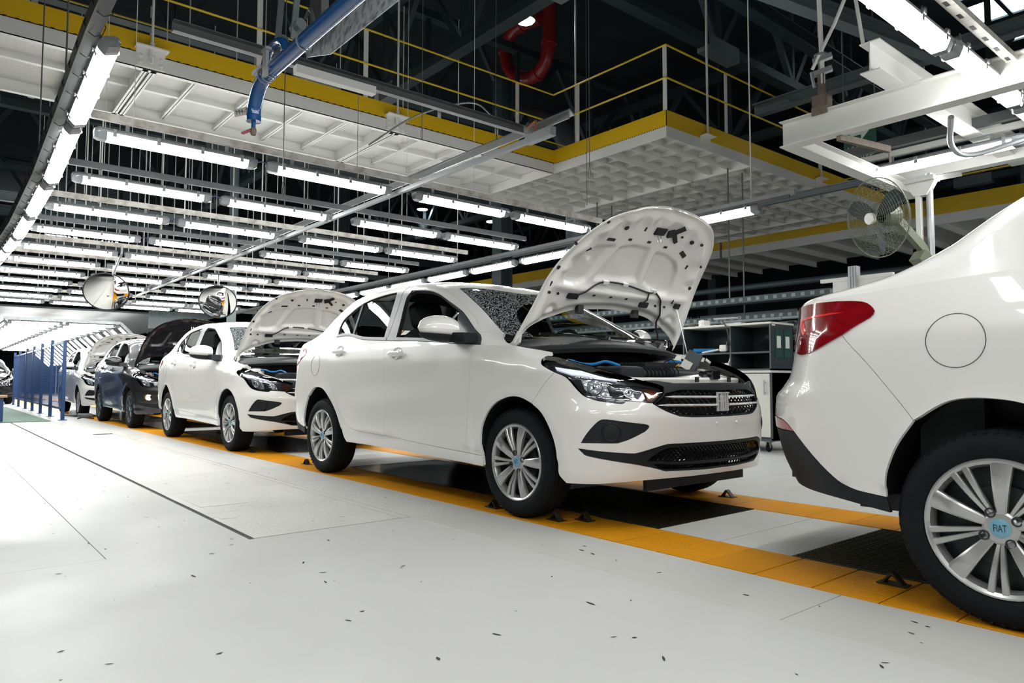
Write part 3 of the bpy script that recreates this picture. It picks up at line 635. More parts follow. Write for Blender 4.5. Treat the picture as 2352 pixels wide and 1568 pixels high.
        # wheel wells
        for arc_, cx in ((ARF[1:-1], .035), (ARR[1:-1], -2.475)):
            mb = MB(); rows = []
            ap = cr(arc_, 3)
            for yy, k_ in ((-1, 1.0), (.80, 1.035), (.56, 1.035), (.54, .05)):
                row = []
                for x, z in ap:
                    b = Lw(np.array([x]), np.array([z]))[0]; row.append((cx+(b[0]-cx)*k_, sg*(yy if yy > 0 else -b[1]-.012), .31+(z-.31)*(k_ if z > .31 else 1)))
                rows.append(row)
            mb.grid(rows); mb.build('wheel_arch_liner', M('seal'), R)
    # bumpers, grilles
    fbp = panel_obj('front_bumper', [bumperF, fogL], fL, PW, R, keep=ctr, step=.03, fl=.02)
    for yy in (-.06, .13):
        mb = MB(); b0 = Lw(np.array([SMAX-.06]), np.array([.535]))[0]; mb.lathe([(.0, .006), (.006, .005), (.008, 0), (.008, -.004)], 12, 'x', (b0[0], yy, .535)); mb.build('bumper_screw_cap', PW, fbp)
    panel_obj('rear_bumper', [bumperR], fL, PW, R, keep=cR, step=.04)
    panel_obj('rear_valance', [valL], fL, M('black_plastic'), R, keep=cR, step=.04)
    mb = MB(); panel(mb, [trunkR], fL, keep=lambda p: cR(p) or kB(p), step=.04, mirror='both'); panel(mb, [trunkU], fU, step=.05, keep=kU, mirror='both'); mb.build('trunk_lid', PW, R)
    gr = panel_obj('grille', [grilleL, gopen], fL, M('black_plastic'), R, keep=ctr, step=.03, fl=.03, off=.001)
    def mesh_bars(loop, z0, z1, dz, amp, per, off, name, parent):
        mb = MB(); z = z0
        while z < z1:
            for sg in (1, -1):
                run = []
                for s_ in np.arange(.45, SMAX+.001, per/4):
                    zz = z+amp*math.sin(2*PI*s_/per+(0 if int(round((z-z0)/dz)) % 2 else PI)); ok = inside(np.array([(s_, zz)]), [loop])[0] or s_ > SMAX-.01
                    if ok:
                        b = Lw(np.array([min(s_, SMAX)]), np.array([zz]))[0]; nn = nrm(fL, np.array([(min(s_, SMAX-.01), zz)]))[0]; p = b+nn*off; run.append((p[0], p[1]*sg, p[2]))
                    else:
                        if len(run) > 2: mb.tube(run, .0035, 4)
                        run = []
                if len(run) > 2: mb.tube(run, .0035, 4)
            z += dz
        return mb.build(name, M('gloss_black'), parent)
    panel_obj('grille_backing', [gopen], fL, M('seal'), gr, keep=ctr, off=-.05, fl=0, step=.06)
    mesh_bars(gopen, .585, .715, .0125, .006, .042, -.02, 'grille_mesh', gr)
    for zz, s0 in ((.677, .876), (.634, .846)):
        mb = MB()
        for sg in (1, -1):
            pts = []
            for s_ in np.linspace(s0, SMAX-.055, 24):
                b = Lw(np.array([s_]), np.array([zz+.004*(1-(s_-s0)/.45)]))[0]; pts.append((b[0]+.008, b[1]*sg, b[2]))
            rows = []
            for i, p in enumerate(pts):
                th = .0065*min(1, .25+i/4); rows.append([(p[0]+.006*math.cos(a), p[1], p[2]+th*math.sin(a)) for a in np.linspace(0, 2*PI, 9)])
            mb.grid(rows)
        mb.build('chrome_bar', M('emblem_silver'), gr)
    # emblem: four tall italic letters made of bars
    mb = MB(); ex = Lw(np.array([SMAX-.01]), np.array([.65]))[0][0]+.012; y0 = -.055; zt, zl = .703, .600
    def bar(y, z, y2, z2, wd=.0065): mb.beam((ex-(y*y)*.15, y, z), (ex-(y2*y2)*.15, y2, z2), .012, wd, (0, 0, 1) if abs(z2-z) < abs(y2-y) else (0, 1, 0))
    lx = [-.052, -.020, -.004, .012, .036, .05]
    bar(-.050, zl, -.054, zt, .008); bar(-.054, zt-.003, -.030, zt-.003); bar(-.052, zt-.048, -.036, zt-.048)
    bar(-.021, zl, -.025, zt, .008)
    bar(-.004, zl, -.010, zt-.01, .008); bar(.018, zl, .012, zt-.01, .008); bar(-.012, zt-.003, .010, zt-.006); bar(-.006, zt-.048, .016, zt-.048)
    bar(.040, zl, .036, zt, .008); bar(.020, zt-.003, .052, zt-.003)
    # letters run left to right for someone facing the car
    mb.v = [(x, y, z) for x, y, z in mb.v]
    mb.build('emblem', M('emblem_silver'), gr)
    lg = panel_obj('lower_grille', [intakeL, imesh1, imesh2], fL, M('black_plastic'), R, keep=ctr, step=.03, off=-.006, fl=.03)
    panel_obj('grille_backing', [imesh1], fL, M('seal'), lg, keep=ctr, off=-.06, fl=0, step=.06); panel_obj('grille_backing', [imesh2], fL, M('seal'), lg, keep=ctr, off=-.06, fl=0, step=.06)
    mesh_bars(imesh1, .342, .418, .0125, .006, .03, -.026, 'grille_mesh', lg); mesh_bars(imesh2, .303, .335, .0125, .006, .03, -.026, 'grille_mesh', lg)
    mb = MB(); mb.cbox(.60, .63, -.45, .45, .185, .26, .004); mb.build('air_dam', M('black_plastic'), R)
    mb = MB(); mb.box(-2.9, .40, -.52, .52, .27, .34); mb.box(-3.35, -2.9, -.55, .55, .36, .40); mb.box(-2.0, -.32, -.78, .78, .285, .33)
    for s_ in (1, -1): mb.tube([(.02, s_*.42, .30), (.03, s_*.70, .24)], .03, 6); mb.tube([(-2.5, s_*.2, .30), (-2.5, s_*.70, .29)], .04, 6)
    mb.build('underbody', M('seal'), R)
    # glass
    panel_obj('windshield', [wscr], fU, GLASS_WS, R, keep=ctrU, off=-.004, fl=0, step=.06)
    ws2 = inset(dens(wscr, .04), .035, keep=ctrU)
    panel_obj('windshield_frit', [wscr, ws2], fU, M('seal'), R, keep=ctrU, off=-.007, fl=.0)
    panel_obj('rear_window', [blite], fU, GLASS, R, keep=ctrU, off=-.004, fl=0, step=.06)
    # hood, raised
    def outl(inx): return inset(dens(hoodL, .03), inx)
    mb = MB(); panel(mb, [hoodL], fH, step=.035, gap=0, fl=.010, xf_=opnX); hd = mb.build('hood', PW, R)
    ed = np.array(dens(hoodL, .02))
    cells = [mkloop([(.215,-.56),(.30,-.555),(.40,-.50),(.462,-.43)], [(.462,-.43),(.478,-.28)], [(.478,-.28),(.24,-.37)], [(.24,-.37),(.205,-.46),(.215,-.56)]),
             mkloop([(.255,-.30),(.475,-.215)], [(.475,-.215),(.50,-.10),(.50,.03)], [(.50,.03),(.28,.075)], [(.28,.075),(.262,-.10),(.255,-.30)]),
             mkloop([(.27,.15),(.48,.115)], [(.48,.115),(.475,.22),(.44,.33)], [(.44,.33),(.37,.39),(.26,.42)], [(.26,.42),(.215,.40),(.225,.28),(.27,.15)])]
    def fI(p):
        d = segdist(p, [ed.tolist()]); ins_ = inside(p, [ed.tolist()])
        o = .008+.026*ss(.018, .055, d)
        for c_ in cells:
            L = dens(c_, .03); sd = np.where(inside(p, [L]), 1, -1)*segdist(p, [L]); o -= .020*ss(-.016, .012, sd)
        # raised beam across the hinge end, embossed pads round the rim
        o += .014*np.exp(-((p[:, 0]-.165-.06*np.abs(p[:, 1])**2)/.03)**2)*(np.abs(p[:, 1]) < .66)*ss(.70, .55, np.abs(p[:, 1]))
        ang = np.arctan2(p[:, 1], p[:, 0]-.15); o += .006*np.sin(ang*22)*ss(.03, .06, d)*ss(.15, .09, d)*(p[:, 0] > .28)
        for px, py in ((.0, -.56), (.0, .56)): o -= .012*np.exp(-((np.hypot(p[:, 0]-px, p[:, 1]-py)-.045)/.014)**2)
        q = fH(p); n = nrm(fH, p, .002); return q-n*o[:, None]
    mb = MB()
    Lh = inset(dens(hoodL, .018), .006); a = np.array(Lh); g = np.stack(np.meshgrid(np.arange(a[:, 0].min(), a[:, 0].max(), .0125), np.arange(a[:, 1].min(), a[:, 1].max(), .0125)), -1).reshape(-1, 2)
    g = g[inside(g, [Lh])]; g = g[segdist(g, [Lh]) > .006]; n_ = len(Lh)
    vo, _, fo, *_ = delaunay_2d_cdt([Vector(c_) for c_ in Lh]+[Vector(c_) for c_ in g.tolist()], [(i, (i+1) % n_) for i in range(n_)], [], 0, 1e-7)
    V = np.array([tuple(v) for v in vo]); F = np.array([f for f in fo if len(f) == 3]); F = F[inside(V[F].mean(1), [Lh])]
    mb.add(opnX(fI(V)), [tuple(f) for f in F]); hi = mb.build('inner_panel', PW, hd, angle=70)
    def hp(x, y, o=.0): p = fI(np.array([(x, y)]))[0]; n = -nrm(fH, np.array([(x, y)]), .002)[0]; return Vector(opn(p+n*o)), Vector(opn(p+n)-opn(p))
    def hdisc(x, y, r, e=1.0, d=.003, h=.0, mt='seal', nm='hole_plug', ang=0):
        r *= .85; c_, n = hp(x, y); q = n.to_track_quat('Z', 'Y').to_matrix(); tx = Vector(opn(np.array([1., 0, 0]))-opn(np.array([0., 0, 0]))); ty = n.cross(tx).normalized(); tx = ty.cross(n).normalized()
        m2 = MB(); pts = [(r*math.cos(t), r*e*math.sin(t)) for t in np.linspace(0, 2*PI, 15)[:-1]]
        ca, sa = math.cos(ang), math.sin(ang)
        m2.prism([(a_*ca-b_*sa, a_*sa+b_*ca) for a_, b_ in pts], -.004, d, lambda a_, b_, h_: tuple(c_+tx*a_+ty*b_+n*h_)); return m2.build(nm, M(mt), hi)
    def hrect(x, y, l, wd, ang=0, d=.0025, mt='seal', nm='slot'):
        c_, n = hp(x, y); tx = Vector(opn(np.array([1., 0, 0]))-opn(np.array([0., 0, 0]))); ty = n.cross(tx).normalized(); tx = ty.cross(n).normalized(); ca, sa = math.cos(ang), math.sin(ang)
        m2 = MB(); m2.prism([(a_*ca-b_*sa, a_*sa+b_*ca) for a_, b_ in ((-l/2, -wd/2), (l/2, -wd/2), (l/2, wd/2), (-l/2, wd/2))], -.004, d, lambda a_, b_, h_: tuple(c_+tx*a_+ty*b_+n*h_)); return m2.build(nm, M(mt), hi)
    for x, y, r in ((.62, -.482, .012), (.615, -.295, .017), (.472, -.655, .011), (.294, -.638, .014), (.612, .33, .017), (.609, .42, .012), (.454, .56, .010), (.283, .595, .014)): hdisc(x, y, r, d=.008)
    for x, y in ((.139, -.645), (.134, -.559), (.116, .364), (.116, .455), (.626, .233)): hdisc(x, y, .015, .65, ang=1.2)
    for x, y, l, wd, an in ((.523, -.351, .02, .075, .0), (.443, -.503, .012, .04, .5), (.512, .344, .03, .065, -.5), (.626, -.115, .03, .014, .3), (.54, -.184, .016, .03, 0), (.546, -.01, .016, .03, 0), (.534, .156, .016, .03, 0), (.431, .448, .03, .014, 0), (.191, -.649, .03, .008, 0), (.168, .496, .03, .012, 0), (.145, -.246, .013, .022, 0), (.145, -.094, .013, .022, 0), (.145, .052, .013, .022, 0)): hrect(x, y, l, wd, an)
    hrect(.632, .017, .05, .085, .1, .012, 'black_plastic', 'latch_striker_plate')
    m2 = MB(); q = [hp(.61, .0, .015)[0], hp(.585, .0, .05)[0], hp(.585, .03, .05)[0], hp(.61, .03, .015)[0]]; m2.tube(q, .004, 6); m2.build('striker_loop', M('chrome'), hi)
    m2 = MB()
    for a_, b_, wd in (((.626, .09), (.645, .135), .05), ((.645, .135), (.703, .178), .028), ((.645, .135), (.585, .20), .024)):
        m2.beam(hp(*a_, .01)[0], hp(*b_, .01)[0], wd, .014, hp(.64, .13)[1])
    m2.build('safety_catch', M('black_plastic'), hi)
    for x, y, wd in ((.128, -.427, .085), (.116, .239, .075), (.139, .559, .045)): hrect(x, y, .035, wd, 0, .016, 'black_plastic', 'washer_nozzle')
    wp = [(.134, -.40), (.202, -.302), (.242, -.212), (.242, -.024), (.208, .233), (.222, .281), (.168, .364), (.082, .427), (-.032, .482), (-.13, .545)]
    m2 = MB(); m2.tube([hp(a_, b_, .010)[0] for a_, b_ in cr(wp, 4)], .006, 6); m2.tube([hp(a_, b_, .010)[0] for a_, b_ in ((.208, .233), (.16, .235), (.125, .215))], .005, 6); m2.build('washer_hose', M('wire_black'), hi)
    for x, y in ((.242, -.20), (.242, -.02), (.222, .275)): hrect(x, y, .022, .045, 0, .02, 'white_clip', 'hose_clip')
    for s_ in (1, -1):   # hinge arms
        m2 = MB(); m2.prism([(-.26, .93), (-.20, .935), (-.13, .99), (-.115, 1.05), (-.14, 1.06), (-.19, 1.0), (-.26, .97)], s_*.675, s_*.69, lambda a_, b_, h_: (a_, h_, b_)); m2.build('hood_hinge', PW, hd)
    for s_ in (-.30, .22): m2 = MB(); c_, n = hp(.055, s_, 0); m2.beam(c_, c_-Vector((0, 0, .05)), .05, .03, n); m2.build('rubber_stop', M('seal'), hd)
    pr0 = hp(.125, .555, .0)[0]; m2 = MB(); m2.tube([pr0, pr0+Vector((.02, .0, -.03)), Vector((.16, .585, .84))], .0035, 6); m2.build('prop_rod', M('silver'), R)
    # engine bay
    mb = MB(); mb.box(-.16, .30, -.60, .60, .36, .50); mb.box(.30, .58, -.42, .42, .36, .50); mb.box(-.20, -.14, -.66, .66, .40, .93); mb.box(-.16, .18, -.63, -.58, .40, .86); mb.box(-.16, .18, .58, .63, .40, .86); mb.box(.17, .55, -.47, -.44, .40, .76); mb.box(.17, .55, .44, .47, .40, .76); mb.build('engine_bay', M('engine'), R)
    for s_ in (1, -1): mb = MB(); mb.lathe([(.0, .93), (.05, .93), (.085, .915), (.10, .88), (.11, .70)], 20, 'z', (-.06, s_*.53, -.02)); mb.box(-.16, .0, s_*.60, s_*.69, .80, .94) if s_ > 0 else mb.box(-.16, .0, -.69, -.60, .80, .94); mb.build('strut_tower', PW, R)
    mb = MB(); rows = []
    for x, z in ((-.30, 1.03), (-.24, 1.015), (-.19, 1.0), (-.12, .985), (-.06, .975), (-.03, .955), (-.04, .93)):
        rows.append([(x+.18*(1-(y/.70)**2)*(1 if x > -.2 else .95), y, z-.03*(y/.7)**2+.012) for y in np.linspace(-.69, .69, 25)])
    mb.grid(rows)
    for y in np.linspace(-.5, .6, 19): mb.box(.02-.18*(y/.7)**2-.03, .02-.18*(y/.7)**2+.03, y-.012, y+.012, .985-.03*(y/.7)**2, 1.0-.03*(y/.7)**2)
    mb.build('cowl_panel', M('seal'), R)
    for y0_, y1_ in ((.10, .66), (-.50, .05)):   # wipers
        mb = MB(); mb.lathe([(.0, 1.05), (.018, 1.05), (.022, 1.0)], 10, 'z', (-.10, y1_, 0)); mb.tube([(-.10, y1_, 1.035), (-.06, (y0_*.5+y1_*.5), 1.045), (-.08, y0_, 1.04)], [.009, .006, .004], 6); mb.beam((-.10, y1_-.03, 1.05), (-.09, y0_-.06, 1.045), .012, .014); mb.build('wiper', M('gloss_black'), R)
    mb = MB(); rbox(mb, (.20, .08, .77), (.36, .50, .17)); mb.box(.05, .35, -.12, .28, .85, .87)
    for k in range(9): mb.box(.06+.033*k, .078+.033*k, -.10, .26, .868, .876)
    mb.build('engine_cover', M('engine'), R)
    mb = MB(); rbox(mb, (.30, -.30, .80), (.26, .22, .10)); mb.tube([(.33, -.20, .80), (.42, -.05, .80), (.48, .15, .79), (.46, .30, .78)], .042, 12); mb.build('air_intake_duct', M('engine'), R)
    mb = MB()
    for k in range(9): mb.lathe([(.046, -.006), (.052, 0), (.046, .006)], 14, 'y', (.36+.012*k, -.16+.02*k, .80))
    mb.build('intake_bellows', M('rubber'), R)
    mb = MB(); mb.cbox(-.02, .16, .36, .56, .66, .85, .01); mb.build('battery', M('engine'), R)
    mb = MB(); mb.tube(cr([(-.02, -.52, .865), (.06, -.47, .885), (.12, -.43, .865), (.20, -.40, .86), (.26, -.36, .875), (.34, -.33, .85)], 5), .0085, 8); mb.build('blue_hose', M('hose_blue'), R)
    mb = MB(); mb.tube([(.02, .52, .90), (.16, .50, .88)], .016, 8); mb.build('blue_connector', M('hose_blue'), R)
    mb = MB(); mb.box(.33, .334, .10, .14, .80, .845); mb.build('label', M('label_white'), R)
    # radiator crossmember with latch
    mb = MB(); rows = []
    for x, z in ((.735, .752), (.74, .772), (.735, .782), (.70, .79), (.66, .79), (.645, .78), (.64, .73)):
        rows.append([(x-.30*(abs(y)/.5)**2.2*.55, y, z+.012*math.cos(y*9)*(x < .72)) for y in np.linspace(-.50, .50, 31)])
    mb.grid(rows)
    for s_ in (1, -1): mb.beam((.54, s_*.47, .765), (.22, s_*.60, .835), .045, .02)
    xm = mb.build('front_crossmember', PW, R)
    mb = MB(); mb.cbox(.70, .755, -.035, .045, .775, .825, .006); mb.lathe([(.0, -.03), (.018, -.03), (.018, .03), (.0, .03)], 10, 'y', (.72, -.06, .80)); mb.build('hood_latch', M('gloss_black'), xm)
    for a_ in (.11, -.19): mb = MB(); mb.box(.75, .757, a_, a_+.03, .757, .785); mb.build('crossmember_slot', M('seal'), xm)
    # cabin
    mb = MB(); mb.box(-3.0, -.3, -.70, .70, .30, .36); mb.box(-2.80, -2.60, -.66, .66, .36, 1.08)
    mb.build('cabin_floor', M('interior'), R)
    mb = MB(); rows = []
    for x, z in ((-.20, 1.0), (-.45, 1.035), (-.62, 1.02), (-.70, .96), (-.66, .80), (-.5, .6)): rows.append([(x+.10*(1-(y/.7)**2), y, z) for y in np.linspace(-.70, .70, 15)])
    mb.grid(rows); rbox(mb, (-.66, .36, 1.03), (.12, .36, .10)); mb.build('dashboard', M('interior'), R)
    mb = MB(); an = math.radians(25); mb.tube([(-.86+math.sin(an)*.18*math.sin(t), .36+.18*math.cos(t), .98+math.cos(an)*.18*math.sin(t)) for t in np.linspace(0, 2*PI, 25)[:-1]], .014, 8, closed=True); mb.tube([(-.60, .36, .92), (-.84, .36, .975)], .035, 8); mb.beam((-.86, .20, .98), (-.86, .52, .98), .03, .05); mb.build('steering_wheel', M('interior'), R)
    for yy in (-.37, .37):
        mb = MB(); rt = Matrix.Rotation(math.radians(-20), 3, 'Y'); rbox(mb, (-1.22, yy, .55), (.50, .50, .17)); rbox(mb, (-1.50, yy, .86), (.15, .48, .62), rot=rt); rbox(mb, (-1.635, yy, 1.27), (.11, .27, .21), rot=rt); mb.build('front_seat', M('interior'), R)
    mb = MB(); rbox(mb, (-2.20, 0, .58), (.50, 1.28, .18)); rbox(mb, (-2.46, 0, .86), (.14, 1.26, .58), rot=Matrix.Rotation(math.radians(-20), 3, 'Y'))
    for yy in (-.38, .38): rbox(mb, (-2.55, yy, 1.19), (.10, .24, .12))
    mb.build('rear_seat', M('interior'), R)
    for x, sp in ((.0, .26), (-2.521, .05)):
        make_wheel(R, x, -.735, -1, sp); make_wheel(R, x, .735, 1, sp)
    return R
# ---------------------------------------------------------------- hall materials
mat('epoxy', (.545, .545, .53), .40, var=.04, scale=1.7, rvar=.17, bump=.12, bscale=14, spec=.05)
mat('epoxy_worn', (.545, .54, .515), .42, var=.06, scale=1.6, rvar=.12, bump=.10, bscale=18, spec=.22)
mat('tread_white', (.56, .555, .525), .44, spec=.22, var=.08, scale=2.2, bump=.55, bscale=42, vor=True)
mat('tread_orange', (.66, .27, .006), .50, spec=.14, var=.10, scale=3.0, bump=.6, bscale=42, vor=True)
mat('joint', (.03, .03, .03), .8, var=.2)
mat('pit_cover', (.020, .023, .024), .16, var=.2, rvar=.08, scale=3)
mat('grating', (.07, .065, .035), .45, metal=.5, var=.3, scale=30)
mat('pit', (.006, .007, .007), .9)
mat('mat_green', (.10, .19, .14), .7, var=.15, scale=4, bump=.3, bscale=90)
mat('roof_dark', (.012, .022, .027), .8, var=.2, scale=.6)
mat('wall_dark', (.016, .028, .034), .8, var=.2, scale=.5)
mat('steel_dark', (.030, .048, .056), .55, var=.2, scale=1.5, metal=.2)
mat('steel_mid', (.15, .18, .19), .5, var=.15, scale=1.5, metal=.2)
mat('steel_white', (.70, .70, .67), .42, var=.06, scale=3, bump=.05)
mat('steel_white_worn', (.62, .60, .56), .45, scale=9, col2=(.36, .32, .28))
mat('mesh_white', (.72, .72, .69), .5, var=.2, scale=300, bump=1.0, bscale=24, vor=True)
mat('kick_yellow', (.72, .45, .008), .42, var=.10, scale=1.2)
mat('rail_yellow', (.70, .50, .03), .35, var=.06)
mat('galv', (.40, .42, .43), .38, metal=.6, var=.12, scale=14)
mat('galv_dark', (.17, .18, .185), .4, metal=.5, var=.15, scale=14)
mat('carrier', (.055, .06, .062), .5, var=.1, scale=9)
mat('lamp_body', (.26, .27, .28), .4, var=.05)
mat('lamp_end', (.30, .32, .34), .2, var=.15, scale=30, coat=.5)
mat('lamp_tube', (1, 1, 1), .4, var=.01, emit=(.975, .99, .965), estr=14.0)
mat('highbay', (1, 1, 1), .4, var=.01, emit=(.86, .95, 1.0), estr=14.0*3)
mat('sky_pane', (.8, .9, 1), .4, var=.02, emit=(.80, .92, 1.0), estr=3.0)
mat('pipe_blue', (.010, .085, .27), .22, coat=.7, var=.08)
mat('fence_blue', (.006, .045, .16), .4, var=.1)
mat('pipe_red', (.32, .018, .025), .3, coat=.4, var=.1)
mat('valve_red', (.45, .05, .08), .4)
mat('orange_cable', (.45, .12, .05), .5)
mat('purple_cable', (.10, .06, .22), .5)
mat('plaque', (.50, .47, .42), .5, var=.05)
mat('perf_sheet', (.55, .57, .58), .45, scale=26, col2=(.16, .18, .19), metal=.3)
mat('cab_grey', (.050, .063, .072), .45, var=.05)
mat('cab_dark', (.030, .042, .048), .5, var=.05)
mat('cab_white', (.62, .615, .57), .4, var=.03)
mat('cab_edge', (.66, .65, .61), .4, var=.03)
mat('sign_green', (.012, .065, .045), .5)
mat('sign_white', (.50, .56, .52), .5)
mat('fan_olive', (.13, .145, .10), .45, var=.1)
mat('wood', (.42, .27, .14), .5, var=.15, scale=8)
mat('paper_bag', (.62, .63, .64), .5, var=.1)
mat('duct', (.28, .32, .34), .32, metal=.8, var=.1, scale=5)
mat('shelf_stuff', (.055, .052, .045), .6, var=.5, scale=9)
mat('rust', (.16, .12, .09), .6, scale=20, col2=(.10, .09, .09))
mat('card_green', (.02, .075, .065), .5, scale=30, var=.2)
mat('gold', (.45, .33, .12), .35, metal=.7)
MIRR = mat('mirror_dome', (.90, .90, .88), .04, metal=1.0, var=.01, rvar=.01)

# ---------------------------------------------------------------- hall shell
def slab(name, x0, x1, y0, y1, z0, z1, m): mb = MB(); mb.box(x0, x1, y0, y1, z0, z1); return tag(mb.build(name, M(m)), kind='structure')
floor = slab('floor', -60, 16, -14, 30, -.4, -.006, 'joint')
slab('ceiling', -60, 16, -14, 30, 10.2, 10.5, 'roof_dark')
slab('wall_back', -60.3, -60, -14, 30, -.4, 10.2, 'wall_dark'); slab('wall_right', -60, 16, 30, 30.3, -.4, 10.2, 'wall_dark')
slab('wall_left', -60, 16, -14.3, -14, -.4, 10.2, 'wall_dark'); slab('wall_front', 16, 16.3, -14, 30, -.4, 10.2, 'wall_dark')
def fp(name, x0, x1, y0, y1, m='epoxy', z=0.0, g=.002, th=.006):
    mb = MB(); mb.cbox(x0+g, x1-g, y0+g, y1-g, z-th, z, .0012); return mb.build(name, M(m), floor)
# near apron: big epoxy fields with a crack line along Y=-1.95
fp('floor_slab', -60, -.39, -14, -1.95, g=.001); fp('floor_slab', -.39, 16, -14, -.44, g=.001); fp('floor_slab', -60, -.385, -1.95, -1.342, g=.0008)
# plate field beside the line, X<-0.35
xs = [-12.6, -8.55, -6.58, -5.75, -4.47, -3.35, -2.1, -1.2, -.405]
for a, b in zip(xs, xs[1:]): fp('floor_plate', a, b, -1.318, -.50 if a > -8.6 else -.70, 'tread_white', g=.0025 if a > -5 else .0018)
fp('floor_slab', -8.55, -.40, -.497, -.445, 'tread_white', g=.0012); fp('floor_slab', -60, -12.6, -1.345, -.70, g=.001)
fp('inspection_cover', -1.93, -1.43, -1.27, -.98, 'epoxy_worn', z=.002, g=.003, th=.004); fp('inspection_cover', -1.10, -.98, -1.29, -1.20, 'epoxy_worn', z=.002, g=.003, th=.004)
xs = [-60, -12.2, -8.4, -2.35, -.30, 1.075, 1.84, 3.4, 5.2, 16]
for i, (a, b) in enumerate(zip(xs, xs[1:])):
    y0 = -.44 if a >= -8.6 else -.70
    if i == 2: fp('floor_slab', a, b, y0, -.235, 'tread_white', g=.003); fp('floor_slab', a, b, -.235, -.022, 'tread_white', g=.002)
    elif i == 3: fp('floor_slab', a, b, y0, -.022, 'tread_white', g=.0012)
    else: fp('floor_slab', a, b, y0, -.022, 'epoxy_worn', g=.0018)
# the two tread strips the wheels run on, one plate after another
TL = .2397
for (y0, y1) in ((-.020, .372), (1.285, 1.682)):
    k = 0; x = 5.56
    while x > -12.0:
        a = x-TL
        if a > -6.6 or k % 2 == 0: pass
        mb = MB(); dz = random.uniform(-.0008, .0008)
        mb.cbox(a+.0035, x-.0025, y0+.003, y1-.003, -.008, .001+dz, .0015); mb.build('tread_plate', M('tread_orange'), floor); x = a; k += 1
    fp('tread_strip', -60, x, y0, y1, 'tread_orange', g=.002)
# between the strips: white plates, gratings over the pit, black pit cover
def centre(a, b, m, nm='centre_plate', g=.003): return fp(nm, a, b, .375, 1.282, m, g=g)
for a, b in ((.694, 1.06), (1.06, 1.43), (3.1, 3.84), (-4.35, -3.6), (-3.6, -2.75), (-7.4, -6.6), (-9.2, -8.4), (-12.1, -11.3)): centre(a, b, 'tread_white')
for a, b in ((-2.75, -1.3), (-1.3, -.56), (-6.6, -4.35), (-8.4, -7.4), (-11.3, -9.2), (-60, -12.1), (5.2, 16)): centre(a, b, 'pit_cover', 'pit_cover')
def grating(a, b, kind):
    mb = MB(); mb.box(a+.004, b-.004, .38, 1.278, -.30, -.28); g = mb.build('pit_tray', M('pit'), floor)
    mb = MB(); y = .385
    while y < 1.278: mb.box(a+.004, b-.004, y, y+.005, -.030, .001); y += .031
    mb.box(a+.002, b-.002, .376, .382, -.03, .002); mb.box(a+.002, b-.002, 1.275, 1.281, -.03, .002)
    tag(mb.build('bearing_bars', M('grating'), g), kind='stuff')
    mb = MB(); x = a+.02
    while x < b: mb.box(x, x+.004, .38, 1.278, -.012, -.002); x += .042
    tag(mb.build('cross_bars', M('grating'), g), kind='stuff')
grating(-.56, .694, 0); grating(1.43, 3.1, 0); grating(3.84, 5.2, 0)
# far side of the line
for a, b in ((-60, -20), (-20, -8), (-8, -3.2), (-3.2, -.10), (-.10, .43), (.43, 1.085), (1.085, 2.4), (2.4, 16)): fp('floor_slab', a, b, 1.688, 2.3 if b > -3 else 2.6, 'epoxy_worn', g=.0015)
for a, b in ((-60, -12), (-12, -4.2), (-4.2, -.05), (-.05, 4), (4, 16)): fp('floor_slab', a, b, 2.3 if b > -4.3 else 2.6, 30, 'epoxy', g=.002)
mb = MB(); mb.box(-21.6, -12.6, -6, -.72, 0.0005, .012); tag(mb.build('anti_fatigue_mat', M('mat_green')), 'dark green anti-fatigue mat on the floor before the blue mesh fence', 'mat')
# small scuffs and specks of dirt lying on the epoxy
mb = MB(); rs = random.Random(3)
for k in range(170):
    x = rs.uniform(-4, 3.0); y = rs.uniform(-2.4, -.1); r = rs.uniform(.002, .007); a = rs.uniform(0, PI); l = rs.uniform(1, 4)
    mb.add([(x+r*l*math.cos(a)*c-r*math.sin(a)*s_, y+r*l*math.sin(a)*c+r*math.cos(a)*s_, .0015) for c, s_ in ((1, 0), (.3, .7), (-.8, .5), (-1, -.2), (-.1, -.8), (.6, -.4))], [(0, 1, 2, 3, 4, 5)])
tag(mb.build('dirt_specks', M('joint')), 'dark specks and scuffs scattered over the pale floor', 'dirt', kind='stuff')

